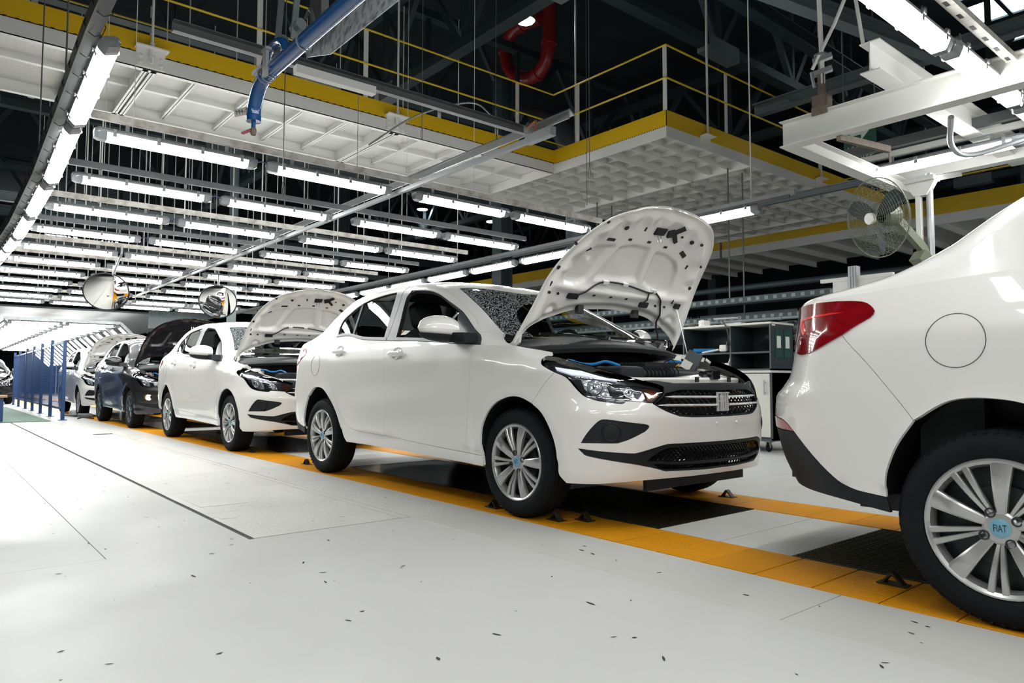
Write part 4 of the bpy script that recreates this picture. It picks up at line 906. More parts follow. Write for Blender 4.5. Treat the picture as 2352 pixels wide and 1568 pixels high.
# ---------------------------------------------------------------- lamps
def fixture_meshes():
    L = .635
    def sec(y, s_=1.0): return [(-.062*s_, y, .058), (-.060*s_, y, .045), (-.043*s_, y, .008), (-.036*s_, y, 0), (.036*s_, y, 0), (.043*s_, y, .008), (.060*s_, y, .045), (.062*s_, y, .058)]
    d = MB(); d.grid([sec(-L+.085), sec(L-.085)]); 
    h = MB(); hs = lambda y, s_=1.0, t=0: [(-.066*s_, y, .056), (-.066*s_, y, .072), (-.045*s_, y, .095-t), (.045*s_, y, .095-t), (.066*s_, y, .072), (.066*s_, y, .056), (-.066*s_, y, .056)]
    h.grid([hs(-L, .75, .012), hs(-L+.03), hs(L-.03), hs(L, .75, .012)]); h.add(hs(-L, .75, .012)[:6], [(5, 4, 3, 2, 1, 0)]); h.add(hs(L, .75, .012)[:6], [(0, 1, 2, 3, 4, 5)])
    e = []
    for s_ in (1, -1):
        m_ = MB(); m_.grid([sec(s_*(L-.085)), sec(s_*(L-.03)), [(x*.7, s_*L, .012+z*.8) for x, y, z in sec(0)]]); m_.add([(x*.7, s_*L, .012+z*.8) for x, y, z in sec(0)], [(0, 1, 2, 3, 4, 5, 6, 7)])
        e.append(m_)
    c = MB()
    for y in (-.50, -.18, .16, .49):
        for s_ in (1, -1): c.beam((s_*.066, y, .088), (s_*.064, y, .028), .028, .010, (1, 0, 0)); c.box(s_*.072-.008, s_*.072+.008, y-.012, y+.012, .058, .082)
    t = MB()
    for y in (-.40, .38): t.box(-.004, .004, y-.014, y+.014, .09, .20); t.box(-.03, .03, y-.018, y+.018, .09, .097)
    return [('diffuser', d.mesh('diffuser', M('lamp_tube'))), ('housing', h.mesh('housing', M('lamp_body'))), ('end_cap', e[0].mesh('end_cap', M('lamp_end'))), ('end_cap', e[1].mesh('end_cap', M('lamp_end'))), ('clips', c.mesh('clips', M('lamp_body'))), ('hanger_straps', t.mesh('hanger_straps', M('lamp_body')))]
FX = fixture_meshes()
def lamp(loc, label, group, rot=0.0, tilt=0.0, pitch=0.0, straps=True, scale=1.0):
    t = thing('tube_light', loc, label, 'lamp', group); t.rotation_euler = (tilt, pitch, rot)
    for nm, me in FX:
        if nm == 'hanger_straps' and not straps: continue
        o = bpy.data.objects.new(nm, me); COL.objects.link(o); o.parent = t
        if nm in ('clips', 'hanger_straps'): o['kind'] = 'stuff'
    if scale != 1: t.scale = (scale,)*3
    return t
ORD = ['nearest', 'second', 'third', 'fourth', 'fifth', 'sixth', 'seventh', 'eighth', 'ninth', 'tenth', 'eleventh', 'twelfth']
CO = ['first', 'second', 'third', 'fourth']
GX = [-3.22, -4.72, -6.16, -7.62, -9.10, -10.5, -11.95, -13.4, -14.8, -16.2, -17.6]
GY = [-.985, .385, 1.935, 3.27]
for r, X in enumerate(GX):
    for c, Y in enumerate(GY):
        if r == 1: Y += .06
        lamp((X, Y, 2.65), 'lit tube light in the %s row of the ceiling lamp grid, %s from the left' % (ORD[r], CO[c]), 'tube lights of the ceiling grid')
    t = thing('lamp_rail', (X, 1.1, 2.85), '%s steel rail carrying the %s row of the lamp grid' % ('dark grey' if r % 2 and r < 4 else 'white', ORD[r]), 'rail', 'rails over the lamp grid')
    mb = MB(); y0, y1 = -1.72, 4.1; m_ = 'galv_dark' if (r % 2 and r < 4) else 'steel_white_worn'
    mb.box(X-.005+.06, X+.001+.06, y0, y1, 2.80, 2.86); mb.box(X+.02, X+.06, y0, y1, 2.80, 2.806); mb.box(X+.02, X+.06, y0, y1, 2.854, 2.86); mb.build('rail', M(m_), t)
    for y in ((-1.35, 2.05) if r < 3 else (-1.0, .05, 1.15, 2.4, 3.6)):
        mb = MB(); mb.tube([(X+.04, y+.05*r, 2.85), (X+.04, y+.05*r, 4.09 if r == 2 else 7.4)], .003 if r < 3 else .0095, 6); mb.build('hanger_rod', M('steel_white'), t)
for (x, y, z, sg) in ((-3.22, -.30, 2.70, 1), (-3.22, 1.16, 2.70, 1), (-4.72, -.24, 2.70, 1), (-6.16, -.30, 2.70, 1), (-7.62, -.30, 2.70, 1)):
    mb = MB(); mb.tube(cr([(x, y-.07, z), (x+.01, y, z+.03), (x, y+.09, z)], 4), .006, 6); tag(mb.build('lamp_cable', M('purple_cable')), 'short purple cable bridging two tube lights of the grid', 'cable', 'purple cables between the grid lights')
# sagging strip on the left, and its dark carrier
pts = [(3.35, 3.35), (2.07, 3.22), (.79, 3.08), (-.49, 2.94), (-1.766, 2.797), (-3.035, 2.643), (-3.15, 2.655), (-4.34, 2.497), (-4.54, 2.512), (-6.376, 2.444), (-6.68, 2.444), (-7.95, 2.47), (-8.05, 2.47), (-9.32, 2.50), (-9.42, 2.505), (-10.69, 2.55), (-10.8, 2.55), (-12.07, 2.58), (-12.2, 2.58), (-13.47, 2.6)]
segs = [(pts[4], pts[5]), (pts[6], pts[7]), (pts[8], (-5.80, 2.466)), ((-5.88, 2.46), (-7.14, 2.44)), ((-7.22, 2.44), (-8.48, 2.475)), ((-8.56, 2.48), (-9.82, 2.52)), ((-9.9, 2.52), (-11.16, 2.56)), ((-11.25, 2.56), (-12.5, 2.59)), ((-12.6, 2.59), (-13.86, 2.6))]
for i, (a, b) in enumerate(segs):
    cx, cz = (a[0]+b[0])/2, (a[1]+b[1])/2; an = math.atan2(a[1]-b[1], a[0]-b[0])
    t = lamp((cx, -1.75, cz), 'lit tube light in the sagging strip along the left side, %s from the viewer' % (ORD[i] if i else 'nearest one'), 'tube lights of the left strip', rot=PI/2, straps=False)
    t.rotation_euler = Matrix.Rotation(-an, 4, 'Y').to_euler(); t.rotation_euler = (Matrix.Rotation(-an, 3, 'Y') @ Matrix.Rotation(PI/2, 3, 'Z') @ Matrix.Rotation(math.radians(-18), 3, 'Y')).to_euler()
t = thing('lamp_carrier', (-5, -1.82, 2.6), 'dark grey steel carrier bar behind the sagging left strip of lights', 'rail')
mb = MB(); cp = [(-.3, 2.96), (-.75, 2.92), (-1.77, 2.88), (-3.04, 2.735), (-4.34, 2.60), (-6.4, 2.54), (-10, 2.64), (-14, 2.70)]
for a, b in zip(cp, cp[1:]): mb.beam((a[0], -1.87, a[1]+.02), (b[0], -1.87, b[1]+.02), .08, .11)
mb.build('carrier_bar', M('carrier'), t)
for i, (x, z) in enumerate(((-.7, 2.95), (-1.4, 2.93), (-2.9, 2.78), (-4.4, 2.6))):
    mb = MB(); mb.tube([(x, -1.86, z), (x-.02, -1.86, 7.5)], .006, 6); mb.build('hanger_cable', M('galv_dark'), t)
mb = MB()
for k in range(44): x = -.9-.28*k; z = float(np.interp(-x, [-p[0] for p in cp], [p[1] for p in cp])); mb.tube([(x, -1.86+.058*math.cos(a), z+.02+.072*math.sin(a)) for a in np.linspace(0, 2*PI, 9)[:-1]], .003, 4, closed=True)
tag(mb.build('cable_ties', M('wire_black'), t), kind='stuff')
mb = MB(); mb.tube(cr([(-.6, -1.83, 4.2), (-.95, -1.80, 3.5), (-1.1, -1.79, 3.05), (-1.3, -1.80, 2.9)], 4), .007, 6); mb.tube(cr([(-.6, -1.86, 4.2), (-.9, -1.84, 3.5), (-1.15, -1.83, 3.0)], 4), .007, 6); mb.build('power_cord', M('wire_black'), t)
# far strip parallel to the cars
X = -1.19
FS = [(-1.19, -2.46), (-2.52, -3.79), (-4.35, -5.62), (-5.72, -6.99), (-7.08, -8.35), (-8.45, -9.72), (-9.8, -11.07), (-11.2, -12.47), (-12.6, -13.87), (-16.0, -17.27)]
for i, (a, b) in enumerate(FS):
    t = lamp(((a+b)/2, 4.80 if i else 4.53, 2.65), 'lit tube light in the far strip beyond the cars, %s from the right end' % (ORD[i] if i else 'first'), 'tube lights of the far strip', straps=False)
    t.rotation_euler = (Matrix.Rotation(PI/2, 3, 'Z') @ Matrix.Rotation(math.radians(14), 3, 'Y')).to_euler()
t = thing('lamp_carrier', (-8, 4.9, 2.8), 'grey twin steel rails above the far strip of lights', 'rail')
mb = MB(); mb.box(-19, -.95, 4.86, 4.90, 2.86, 2.92); mb.build('carrier_rail', M('galv'), t); mb = MB(); mb.box(-19, -.95, 4.74, 4.77, 2.80, 2.84); mb.build('carrier_rail', M('galv_dark'), t)
for i, x in enumerate((-1.5, -7.5, -10)): mb = MB(); mb.tube([(x, 4.88, 2.9), (x, 4.88, 7.5)], .008, 6); mb.build('hanger_rod', M('steel_white'), t)
# lamps over the car at the right, and unseen ones added to light the hall
lamp((.775, 4.12, 2.65), 'lit tube light under the white steel frame, near the mesh fan', 'tube lights over the right-hand car', rot=PI/2)
lamp((2.12, 4.12, 2.65), 'lit tube light under the white steel frame, cut by the right edge', 'tube lights over the right-hand car', rot=PI/2)
lamp((1.6, 1.215, 2.62), 'lit tube light at the top right corner, the one cut by the upper edge', 'tube lights over the right-hand car')
lamp((1.6, 2.525, 2.64), 'lit tube light at the top right corner, in front of the white beams', 'tube lights over the right-hand car')
for i, (x, y) in enumerate(((1.6, -.10), (1.6, -1.4), (1.6, 3.83), (4.6, -.1), (4.6, 1.215), (4.6, 2.525), (4.6, -1.4), (7.6, -.1), (7.6, 1.215), (7.6, 2.525), (1.6, -2.7), (4.6, -2.7), (7.6, -1.4), (1.6, -5.4), (4.6, -5.4), (1.6, -6.7), (4.6, -6.7), (7.6, -2.7), (3.1, -4.05), (6.1, -4.05), (3.1, -1.4), (2.4, 7), (5, 7), (2.4, 9.5), (5, 9.5), (1.8, 12), (4.6, 12), (1.2, 15.5), (4, 15.5), (1, 19), (4, 19), (.6, 23), (3.4, 23))): lamp((x, y, 2.64), 'lit tube light over the floor on the viewer\'s side, outside the view', 'tube lights outside the view')
t = thing('lamp_rail', (1.66, 1.8, 2.80), 'white worn steel rail above the top right tube lights', 'rail')
mb = MB(); mb.box(1.70, 1.76, -2, 5.0, 2.765, 2.80); mb.box(1.70, 1.706, -2, 5.0, 2.80, 2.84); mb.build('rail', M('steel_white_worn'), t)
mb = MB()
for k in range(24): mb.box(1.715, 1.735, -.5+.2*k, -.44+.2*k, 2.763, 2.766)
tag(mb.build('rail_slots', M('seal'), t), kind='stuff')
t = thing('lamp_rail', (1.2, 4.12, 2.86), 'dark steel channel with white strip above the light by the fan', 'rail')
mb = MB(); mb.box(-.15, 3.2, 4.02, 4.08, 2.86, 2.94); mb.build('rail', M('galv_dark'), t); mb = MB(); mb.box(-.08, 3.2, 4.10, 4.14, 2.80, 2.85); mb.build('rail', M('steel_white'), t)
# the light tunnel at the far end of the line
TG = 'tube lights of the far light tunnel'
for k in range(20):
    X = -20.6-1.15*k
    for y in (-.21, 1.14): lamp((X, y-.012*k*0, 2.33), 'lit tube light in the ribs of the far light tunnel', TG, straps=False)
    for s_ in (1, -1):
        if s_ < 0 and k > 4: continue
        t = lamp((X, .465+s_*(1.35+.42), 2.33-.42), 'slanting lit tube light on the side of the far light tunnel', 'slanting lights of the far tunnel', straps=False)
        t.rotation_euler = (-s_*math.radians(45), 0, 0)
t = thing('light_tunnel', (-31, .465, 0), 'grey steel arch frame carrying the far light tunnel', 'frame')
for k in range(10):
    X = -20.5-2.3*k; mb = MB(); mb.beam((X, -.95, 2.46), (X, 1.88, 2.46), .06, .08); mb.beam((X, 1.88, 2.46), (X, 2.85, 1.5), .06, .08); mb.beam((X, -.95, 2.46), (X, -1.9, 1.5), .06, .08); mb.tube([(X, 2.85, 1.5), (X, 2.85, 0)], .03, 6); mb.build('arch', M('galv'), t)
# high-bay lamps under the roof
for i, (x, y, lb) in enumerate(((-6.03, 5.26, 'round high-bay lamp glowing blue-white in front of the red pipe'), (-15.29, .85, 'round high-bay lamp seen under the walkway beside the left strip'), (-14.76, 5.27, 'round high-bay lamp shining below the walkway left of the rail pair'), (-18.73, 11.23, 'small round high-bay lamp above the middle of the lamp grid'), (-18.68, 14.38, 'small round high-bay lamp left of the silver duct'))):
    t = thing('high_bay_lamp', (x, y, 7.0), lb, 'lamp', 'round high-bay lamps'); r_ = .16 if i == 0 else .19
    mb = MB(); mb.lathe([(0, 0), (r_*.9, 0), (r_, .02)], 24, 'z', (x, y, 7.0)); mb.build('lens', M('highbay'), t)
    mb = MB(); mb.lathe([(r_, .02), (r_*1.05, .03), (r_*.7, .14), (.05, .2), (.05, .3)], 20, 'z', (x, y, 7.0)); mb.tube([(x, y, 7.25), (x, y, 9.5)], .02, 6); mb.build('lamp_housing', M('steel_dark'), t)
# ---------------------------------------------------------------- walkways hung from the roof
def railing(parent, p, q, zs, posts, rail_m='rail_yellow', face=None):
    for z in zs:
        mb = MB(); mb.tube([(p[0], p[1], z), (q[0], q[1], z)], .0135, 8); mb.build('handrail' if z == zs[0] else 'mid_rail', M(rail_m), parent)
    for t_, lo in posts:
        x = p[0]+(q[0]-p[0])*t_; y = p[1]+(q[1]-p[1])*t_; mb = MB(); d = Vector((q[0]-p[0], q[1]-p[1], 0)).normalized(); n = Vector((-d.y, d.x, 0))*.02
        mb.beam((x+n.x, y+n.y, lo), (x+n.x, y+n.y, zs[0]+.02), .065, .012, n); mb.build('post', M('steel_white'), parent)
ZT = 4.47; ZK = 4.265; ZB = 4.09
WK = thing('walkway', (-6, 0, ZB), 'long white mesh-deck walkway with yellow kick plate, hung across the top left', 'walkway')
mb = MB(); mb.box(-5.158, -5.150, -7, 5.10, ZK, ZT); mb.build('kick_plate', M('kick_yellow'), WK)
mb = MB(); mb.box(-6.86, -6.852, -7, 5.1, ZK, ZT); mb.build('kick_plate', M('kick_yellow'), WK)
for nm, x0, s_ in (('edge_channel', -5.15, -1), ('edge_channel', -6.85, 1)):
    mb = MB(); mb.box(*(sorted((x0, x0+s_*.008))), -7, 5.1, ZB, ZK); mb.box(*(sorted((x0, x0+s_*.07))), -7, 5.1, ZB, ZB+.01); mb.box(*(sorted((x0, x0+s_*.07))), -7, 5.1, ZK-.01, ZK); mb.build(nm, M('steel_white'), WK)
mb = MB(); mb.box(-6.84, -5.16, -7, 5.1, ZK-.016, ZK-.010); mb.build('mesh_deck', M('mesh_white'), WK)
mb = MB()
for k in range(0, 124): mb.box(-5.162, -5.146, -7+.0976*k, -6.97+.0976*k, ZK-.004, ZK+.004)
tag(mb.build('mesh_edge', M('seal'), WK), kind='stuff')
mb = MB(); mb.box(-6.03, -5.97, -7, 5.1, ZK-.09, ZK-.016); mb.build('centre_stringer', M('steel_white'), WK)
yy = [-6.6, -5.9, -5.2, -4.5, -3.7, -3.0, -2.2, -1.45, -.86, -.78, -.30, .35, 1.0, 1.6, 2.15, 2.23, 2.75, 3.4, 4.0, 4.5]
for y in yy: mb = MB(); big = y in (-.86, -.78, 2.15, 2.23); mb.box(-6.84, -5.16, y-.004, y+.004, (ZB if big else ZK-.10), ZK-.016); mb.box(-6.84, -5.16, y-.028, y+.028, (ZB if big else ZK-.10), (ZB if big else ZK-.10)+.008); mb.build('cross_rib', M('steel_white'), WK)
for y in (-.82, 2.19):
    mb = MB(); mb.box(-5.15, -5.13, y-.14, y+.14, ZB+.02, ZK+.04); mb.box(-5.15, -5.03, y-.16, y+.16, ZK+.03, ZK+.045)
    for a in (-.10, .10):
        for b in (.06, .13): mb.lathe([(0, .018), (.016, .016), (.018, .0)], 8, 'x', (-5.13, y+a, ZB+b))
    mb.build('splice_plate', M('steel_white'), WK)
    mb = MB(); mb.tube([(-5.09, y, ZK-.12), (-5.09, y, 9.6)], .014, 8); mb.tube([(-5.09, y, ZK-.06), (-5.09, y, ZK+.1)], .026, 8); mb.build('hanger_rod', M('steel_white'), WK)
railing(WK, (-5.15, -7), (-5.15, 5.1), (5.38, 4.92), [(t, ZB+.03) for t in ((.35+7)/12.1, (1.75+7)/12.1, (4.35+7)/12.1)])
railing(WK, (-6.85, -7), (-6.85, 5.0), (5.38, 4.92), [(.44, ZB), (.66, ZB), (.82, ZB), (.92, ZB)])
# platform at the end of the walkway
Pt = thing('walkway_platform', (-5, 9, ZB), 'wide white waffle-framed platform with yellow kick plate, behind the raised hood', 'platform')
PX0, PX1, PY0, PY1 = -6.85, -2.9, 5.1, 12.0
mb = MB(); mb.box(-5.15, PX1, PY0, PY0+.008, ZK-.02, ZT); mb.build('kick_plate', M('kick_yellow'), Pt)
mb = MB(); mb.box(PX1-.008, PX1, PY0, PY1, ZK-.02, ZT); mb.build('kick_plate', M('kick_yellow'), Pt)
mb = MB(); mb.box(PX0, PX1, PY1-.008, PY1, ZK-.02, ZT); mb.build('kick_plate', M('kick_yellow'), Pt)
for a in ((-6.85, PX1-.002, PY0-.004, PY0+.004), (PX1-.004, PX1+.004, PY0, PY1), (PX0, PX1, PY1-.004, PY1+.004), (PX0-.004, PX0+.004, PY0, PY1)):
    mb = MB(); mb.box(*a, ZB, ZK-.02); mb.build('edge_channel', M('steel_white'), Pt)
mb = MB(); mb.box(PX0, PX1-.01, PY0+.01, PY1-.01, ZK-.03, ZK-.022); mb.build('mesh_deck', M('mesh_white'), Pt)
x = PX0+.33
for k in range(11):
    if x < PX1-.1: mb = MB(); big = k % 4 == 3; z0 = ZB if big else ZK-.14; mb.box(x-.004, x+.004, PY0, PY1, z0, ZK-.03); mb.box(x-.022, x+.022, PY0, PY1, z0, z0+.008); mb.build('joist', M('steel_white'), Pt); x += .36
y = PY0+.42
for k in range(17):
    if y < PY1-.1: mb = MB(); big = k % 5 == 4; z0 = ZB if big else ZK-.11; mb.box(PX0, PX1, y-.004, y+.004, z0, ZK-.03); mb.box(PX0, PX1, y-.022, y+.022, z0, z0+.008); mb.build('joist', M('steel_white'), Pt); y += .42
mb = MB()
for k in range(60): mb.box(-5.15+.0375*k, -5.14+.0375*k, PY0-.006, PY0+.0, ZK-.03, ZK-.014)
tag(mb.build('mesh_edge', M('seal'), Pt), kind='stuff')
railing(Pt, (-5.15, 5.1), (PX1, 5.1), (5.38, 4.92), [(.235, ZB+.03), (.985, ZB+.02)])
railing(Pt, (PX1, 5.1), (PX1, 12), (5.38, 4.92), [(.21, ZB+.02), (.62, ZB+.02)])
for y in (5.98, 9.3):
    mb = MB(); mb.tube([(PX1+.05, y, ZK), (PX1+.05, y, 9.8)], .016, 8); mb.box(PX1, PX1+.012, y-.12, y+.12, ZB+.02, ZK+.02); mb.box(PX1, PX1+.12, y-.12, y+.12, ZK+.01, ZK+.022); mb.build('hanger_rod', M('steel_white'), Pt)
mb = MB(); mb.tube([(-4.75, 5.2, 4.4), (-4.75, 5.2, 9.7)], .014, 8); mb.build('hanger_rod', M('steel_white'), Pt)
railing(Pt, (-6.85, 5.15), (-6.85, 12), (5.38, 4.92), [(.02, ZB), (.3, ZB), (.6, ZB)])
# far walkway parallel to the line
Fw = thing('walkway', (-3, 15.5, 4.2), 'distant walkway with yellow kick plate running along the back, right of the raised hood', 'walkway')
mb = MB(); mb.box(-30, 12, 14.4, 14.41, 4.42, 4.78); mb.build('kick_plate', M('kick_yellow'), Fw); mb = MB(); mb.box(-30, 12, 14.4, 14.42, 4.20, 4.42); mb.build('edge_channel', M('steel_white'), Fw)
mb = MB(); mb.box(-30, 12, 14.42, 18, 4.36, 4.37); mb.build('mesh_deck', M('mesh_white'), Fw)
for k in range(34): mb = MB(); x = -20+.9*k; mb.box(x-.005, x+.005, 14.42, 18, 4.2, 4.36); mb.box(x-.03, x+.03, 14.42, 18, 4.2, 4.21); mb.build('joist', M('steel_white'), Fw)
for z in (5.65, 5.2): mb = MB(); mb.tube([(-30, 14.42, z), (12, 14.42, z)], .02, 6); mb.build('handrail', M('rail_yellow'), Fw)
for x in (-8.3, -3.0, -.9, 1.2): mb = MB(); mb.tube([(x, 14.38, 4.2), (x, 14.38, 9.8)], .025, 6); mb.build('hanger_rod', M('galv_dark'), Fw)

# ---------------------------------------------------------------- white steel frame at the top right
B = thing('beam_frame', (1.6, 3.5, 2.5), 'white steel I-beam frame hung at the top right over the end car', 'frame')
mb = MB(); mb.ibeam((.19, 2.6, 2.70), (4.2, 2.6, 2.70), .12, .205, .008, .008); mb.build('beam', M('steel_white'), B)
mb = MB(); mb.ibeam((.25, 2.62, 2.655), (.25, 5.0, 2.655), .12, .12, .008, .008); mb.build('beam', M('steel_white'), B)
mb = MB(); mb.ibeam((.12, 4.9, 2.85), (4.2, 4.9, 2.85), .12, .205, .008, .008); mb.build('beam', M('steel_white'), B)
mb = MB(); mb.ibeam((1.06, 2.15, 2.905), (1.06, 5.3, 2.905), .13, .205, .008, .008); mb.build('beam', M('steel_white'), B)
mb = MB(); mb.tube([(.52, 2.6, 3.02), (.50, 2.6, 3.9), (.50, 2.6, 9)], .018, 8); mb.tube([(.46, 2.56, 3.14), (.62, 2.6, 3.45), (1.0, 2.6, 4.2)], .014, 8); mb.tube([(1.0, 2.2, 3.02), (.9, 2.2, 3.8)], .013, 8); mb.build('hanger_rod', M('steel_white'), B)
mb = MB(); mb.box(.45, .57, 2.56, 2.64, 2.80, 2.93); mb.beam((.51, 2.6, 2.93), (.51, 2.6, 3.10), .03, .05); mb.box(.46, .58, 2.53, 2.548, 2.77, 2.83); mb.build('beam_clamp', M('rust'), B)
mb = MB()
for z in (3.10, 3.20): mb.beam((.46, 2.57, z), (.58, 2.63, z+.03), .05, .035)
mb.tube([(.45, 2.56, 3.12), (.47, 2.57, 3.0)], .012, 6); mb.lathe([(0, 3.23), (.05, 3.235), (.05, 3.25), (0, 3.255)], 14, 'z', (.51, 2.6, 0)); mb.build('swivel_coupler', M('galv'), B)
mb = MB(); mb.beam((.62, 2.62, 2.585), (.72, 3.25, 2.60), .035, .05); mb.tube([(.72, 3.25, 2.58), (.72, 3.27, 2.5)], .008, 6); mb.build('drop_bracket', M('rust'), B)
mb = MB(); mb.tube(cr([(1.15, 3.3, 2.75), (1.05, 3.6, 2.62), (1.1, 3.9, 2.60), (1.45, 4.1, 2.70)], 5), .022, 8); mb.build('flexible_conduit', M('galv'), B)

# ---------------------------------------------------------------- mesh fan on its post
F = thing('fan', (.66, 3.9, 0), 'olive pedestal fan with round wire guard, above the rear deck of the end car', 'fan')
mb = MB(); mb.tube([(.72, 4.05, 0), (.72, 4.05, 2.56)], .028, 10); mb.build('pole', M('galv'), F)
mb = MB(); mb.beam((.64, 4.03, .02), (.64, 4.03, 2.5), .05, .04); mb.box(.54, .78, 3.97, 4.12, 2.49, 2.53); mb.beam((.66, 4.05, 2.51), (.66, 4.95, 2.74), .05, .05); mb.prism([(-.12, 0), (.12, 0), (.05, -.12), (-.05, -.12)], 4.0, 4.08, lambda a, b, h: (.66+a, h, 2.49+b)); mb.build('post', M('steel_white'), F)
fc = Vector((.47, 3.6, 2.15)); fn_ = Vector((-.40, -.88, -.18)).normalized(); q = fn_.to_track_quat('Z', 'Y').to_matrix(); FP = lambda r, a, h: tuple(fc+q @ Vector((r*math.cos(a), r*math.sin(a), h)))
mb = MB()
RF = .335
for s_, hh in ((1, .085), (-1, .095)):
    for r_ in np.linspace(.06, RF, 15): mb.tube([FP(r_, a, s_*hh*math.sqrt(max(0, 1-(r_/RF)**2.6))) for a in np.linspace(0, 2*PI, 33)[:-1]], .0014, 4, closed=True)
    for k in range(28):
        a = 2*PI*k/28; mb.tube([FP(r_, a+.25*r_/RF, s_*hh*math.sqrt(max(0, 1-(r_/RF)**2.6))) for r_ in np.linspace(.05, RF, 9)], .0014, 4)
tag(mb.build('wire_guard', M('fan_olive'), F), kind='stuff')
mb = MB(); mb.tube([FP(RF, a, 0) for a in np.linspace(0, 2*PI, 41)[:-1]], .005, 6, closed=True); mb.build('guard_ring', M('fan_olive'), F)
mb = MB(); rows = [[FP(r_, a, h) for a in np.linspace(0, 2*PI, 21)] for r_, h in ((.0, .097), (.045, .095), (.05, .085), (.05, .06))]; mb.grid(rows); mb.build('guard_badge', M('label_white'), F)
for k in range(3):
    mb = MB(); a0 = k*2*PI/3+.5; rows = []
    for r_ in np.linspace(.05, .32, 8):
        wd = .55*math.sin(PI*min(1, (r_+.04)/.36)**.8)+.25; rows.append([FP(r_, a0+wd*(f-.5), .05*(f-.5)) for f in np.linspace(0, 1, 6)])
    mb.grid(rows); mb.build('blade', M('steel_dark'), F)
mb = MB(); rows = [[FP(r_, a, h) for a in np.linspace(0, 2*PI, 21)] for r_, h in ((.0, -.2), (.075, -.2), (.085, -.18), (.085, -.06), (.05, -.04))]; mb.grid(rows); mb.build('motor', M('fan_olive'), F)
mb = MB(); c_ = Vector(FP(0, 0, -.17)); mb.beam(c_, (.70, 4.02, 1.86), .10, .04, (1, 0, 0)); mb.beam((.66, 3.9, 1.84), (.74, 4.06, 1.70), .12, .10); mb.build('arm', M('fan_olive'), F)

# ---------------------------------------------------------------- compressed-air pipe, tag, cable rails near the top
A = thing('air_pipe', (-.72, -1.24, 2.1), 'blue compressed-air pipe with elbow and drop leg at the top left', 'pipe')
mb = MB(); mb.tube(cr([(2.2, -1.24, 2.37), (.36, -1.24, 2.375), (-.45, -1.24, 2.375), (-.60, -1.24, 2.37), (-.69, -1.24, 2.335), (-.745, -1.24, 2.265), (-.76, -1.24, 2.20)], 5), .037, 18); mb.tube([(-.76, -1.24, 2.21), (-.76, -1.24, 2.175)], .040, 18); mb.tube([(-.76, -1.24, 2.18), (-.76, -1.24, 2.13)], .012, 10); mb.build('pipe', M('pipe_blue'), A)
mb = MB()
for x in (-.60, -.56, -.50, -.10): mb.tube([(x, -1.24+.039*math.cos(a), 2.373+.039*math.sin(a)) for a in np.linspace(0, 2*PI, 19)[:-1]], .0035, 5, closed=True)
mb.build('pipe_clip', M('galv'), A)
mb = MB(); mb.tube(cr([(-.30, -1.24, 2.39), (-.36, -1.24, 2.47), (-.45, -1.24, 2.50), (-.56, -1.24, 2.49), (-.60, -1.24, 2.44), (-.60, -1.24, 2.38)], 4), .022, 12); mb.build('branch_bend', M('pipe_blue'), A)
mb = MB(); mb.box(-.66, -.54, -1.29, -1.22, 2.385, 2.405); mb.box(-.52, -.47, -1.285, -1.27, 2.33, 2.46); mb.box(-.53, -.46, -1.29, -1.26, 2.46, 2.475); mb.build('pipe_bracket', M('galv'), A)
mb = MB(); mb.lathe([(0, 2.10), (.013, 2.10), (.017, 2.115), (.017, 2.132), (.012, 2.14)], 10, 'z', (-.76, -1.24, 0)); mb.build('valve', M('rust'), A)
mb = MB(); mb.beam((-.76, -1.25, 2.128), (-.845, -1.27, 2.126), .016, .010); mb.build('valve_lever', M('valve_red'), A)
tx = Vector((.64, .768, 0)); tc = Vector((-.775, -1.29, 2.225)); R_ = Matrix.Rotation(math.radians(13), 3, Vector((.768, -.64, 0))); tx = R_ @ tx; tz = R_ @ Vector((0, 0, 1)); tn = tx.cross(tz)
t = thing('pipe_tag', tuple(tc), 'small grey plaque reading M4-59 on the blue pipe drop leg', 'sign')
mb = MB(); mb.prism([(-.052, -.021), (.052, -.021), (.052, .021), (-.052, .021)], 0, .003, lambda a, b, h: tuple(tc+tx*a+tz*b-tn*h)); mb.build('plate', M('plaque'), t)
vs_, fs_ = text_geo('M4-59', .034); mb = MB(); mb.add([tuple(tc+tx*a+tz*b+tn*.0012) for a, b in vs_], fs_); mb.build('lettering', M('dark_text'), t)
t = thing('hoist_hanger', (-.35, -1.1, 2.5), 'pair of steel hanger plates above the blue pipe at the top', 'hanger')
for x in (-.50, -.28): mb = MB(); mb.beam((x, -1.22, 2.46), (x+.02, -1.15, 3.6), .03, .012); mb.tube([(x-.04, -1.2, 2.53), (x+.05, -1.2, 2.53)], .028, 10); mb.build('hanger_plate', M('steel_mid'), t)
mb = MB(); mb.box(-.32, -.18, -1.12, -1.08, 2.50, 2.9); mb.tube(cr([(-.2, -1.14, 2.52), (-.24, -1.15, 2.62), (-.3, -1.15, 2.60)], 4), .01, 6); mb.build('junction_box', M('galv_dark'), t)
mb = MB(); mb.prism([(-.58, 2.575), (-.50, 2.50), (-.20, 2.405), (1.8, 2.40), (1.8, 2.62), (-.58, 2.62)], -1.06, -1.055, lambda a, b, h: (a, h+.1*(b-2.4), b))
t = mb.build('perforated_sheet', M('perf_sheet')); tag(t, 'speckled white perforated sheet hanging behind the blue pipe at the top', 'sheet')
t = thing('cable_channel', (-1.5, .2, 2.9), 'dark grey steel channel with white tube crossing in front of the yellow walkway', 'rail')
mb = MB(); mb.box(-1.46, -1.455, -1.5, 1.30, 2.86, 2.93); mb.box(-1.455, -1.41, -1.5, 1.30, 2.925, 2.93); mb.box(-1.455, -1.41, -1.5, 1.30, 2.86, 2.865); mb.build('channel', M('galv_dark'), t)
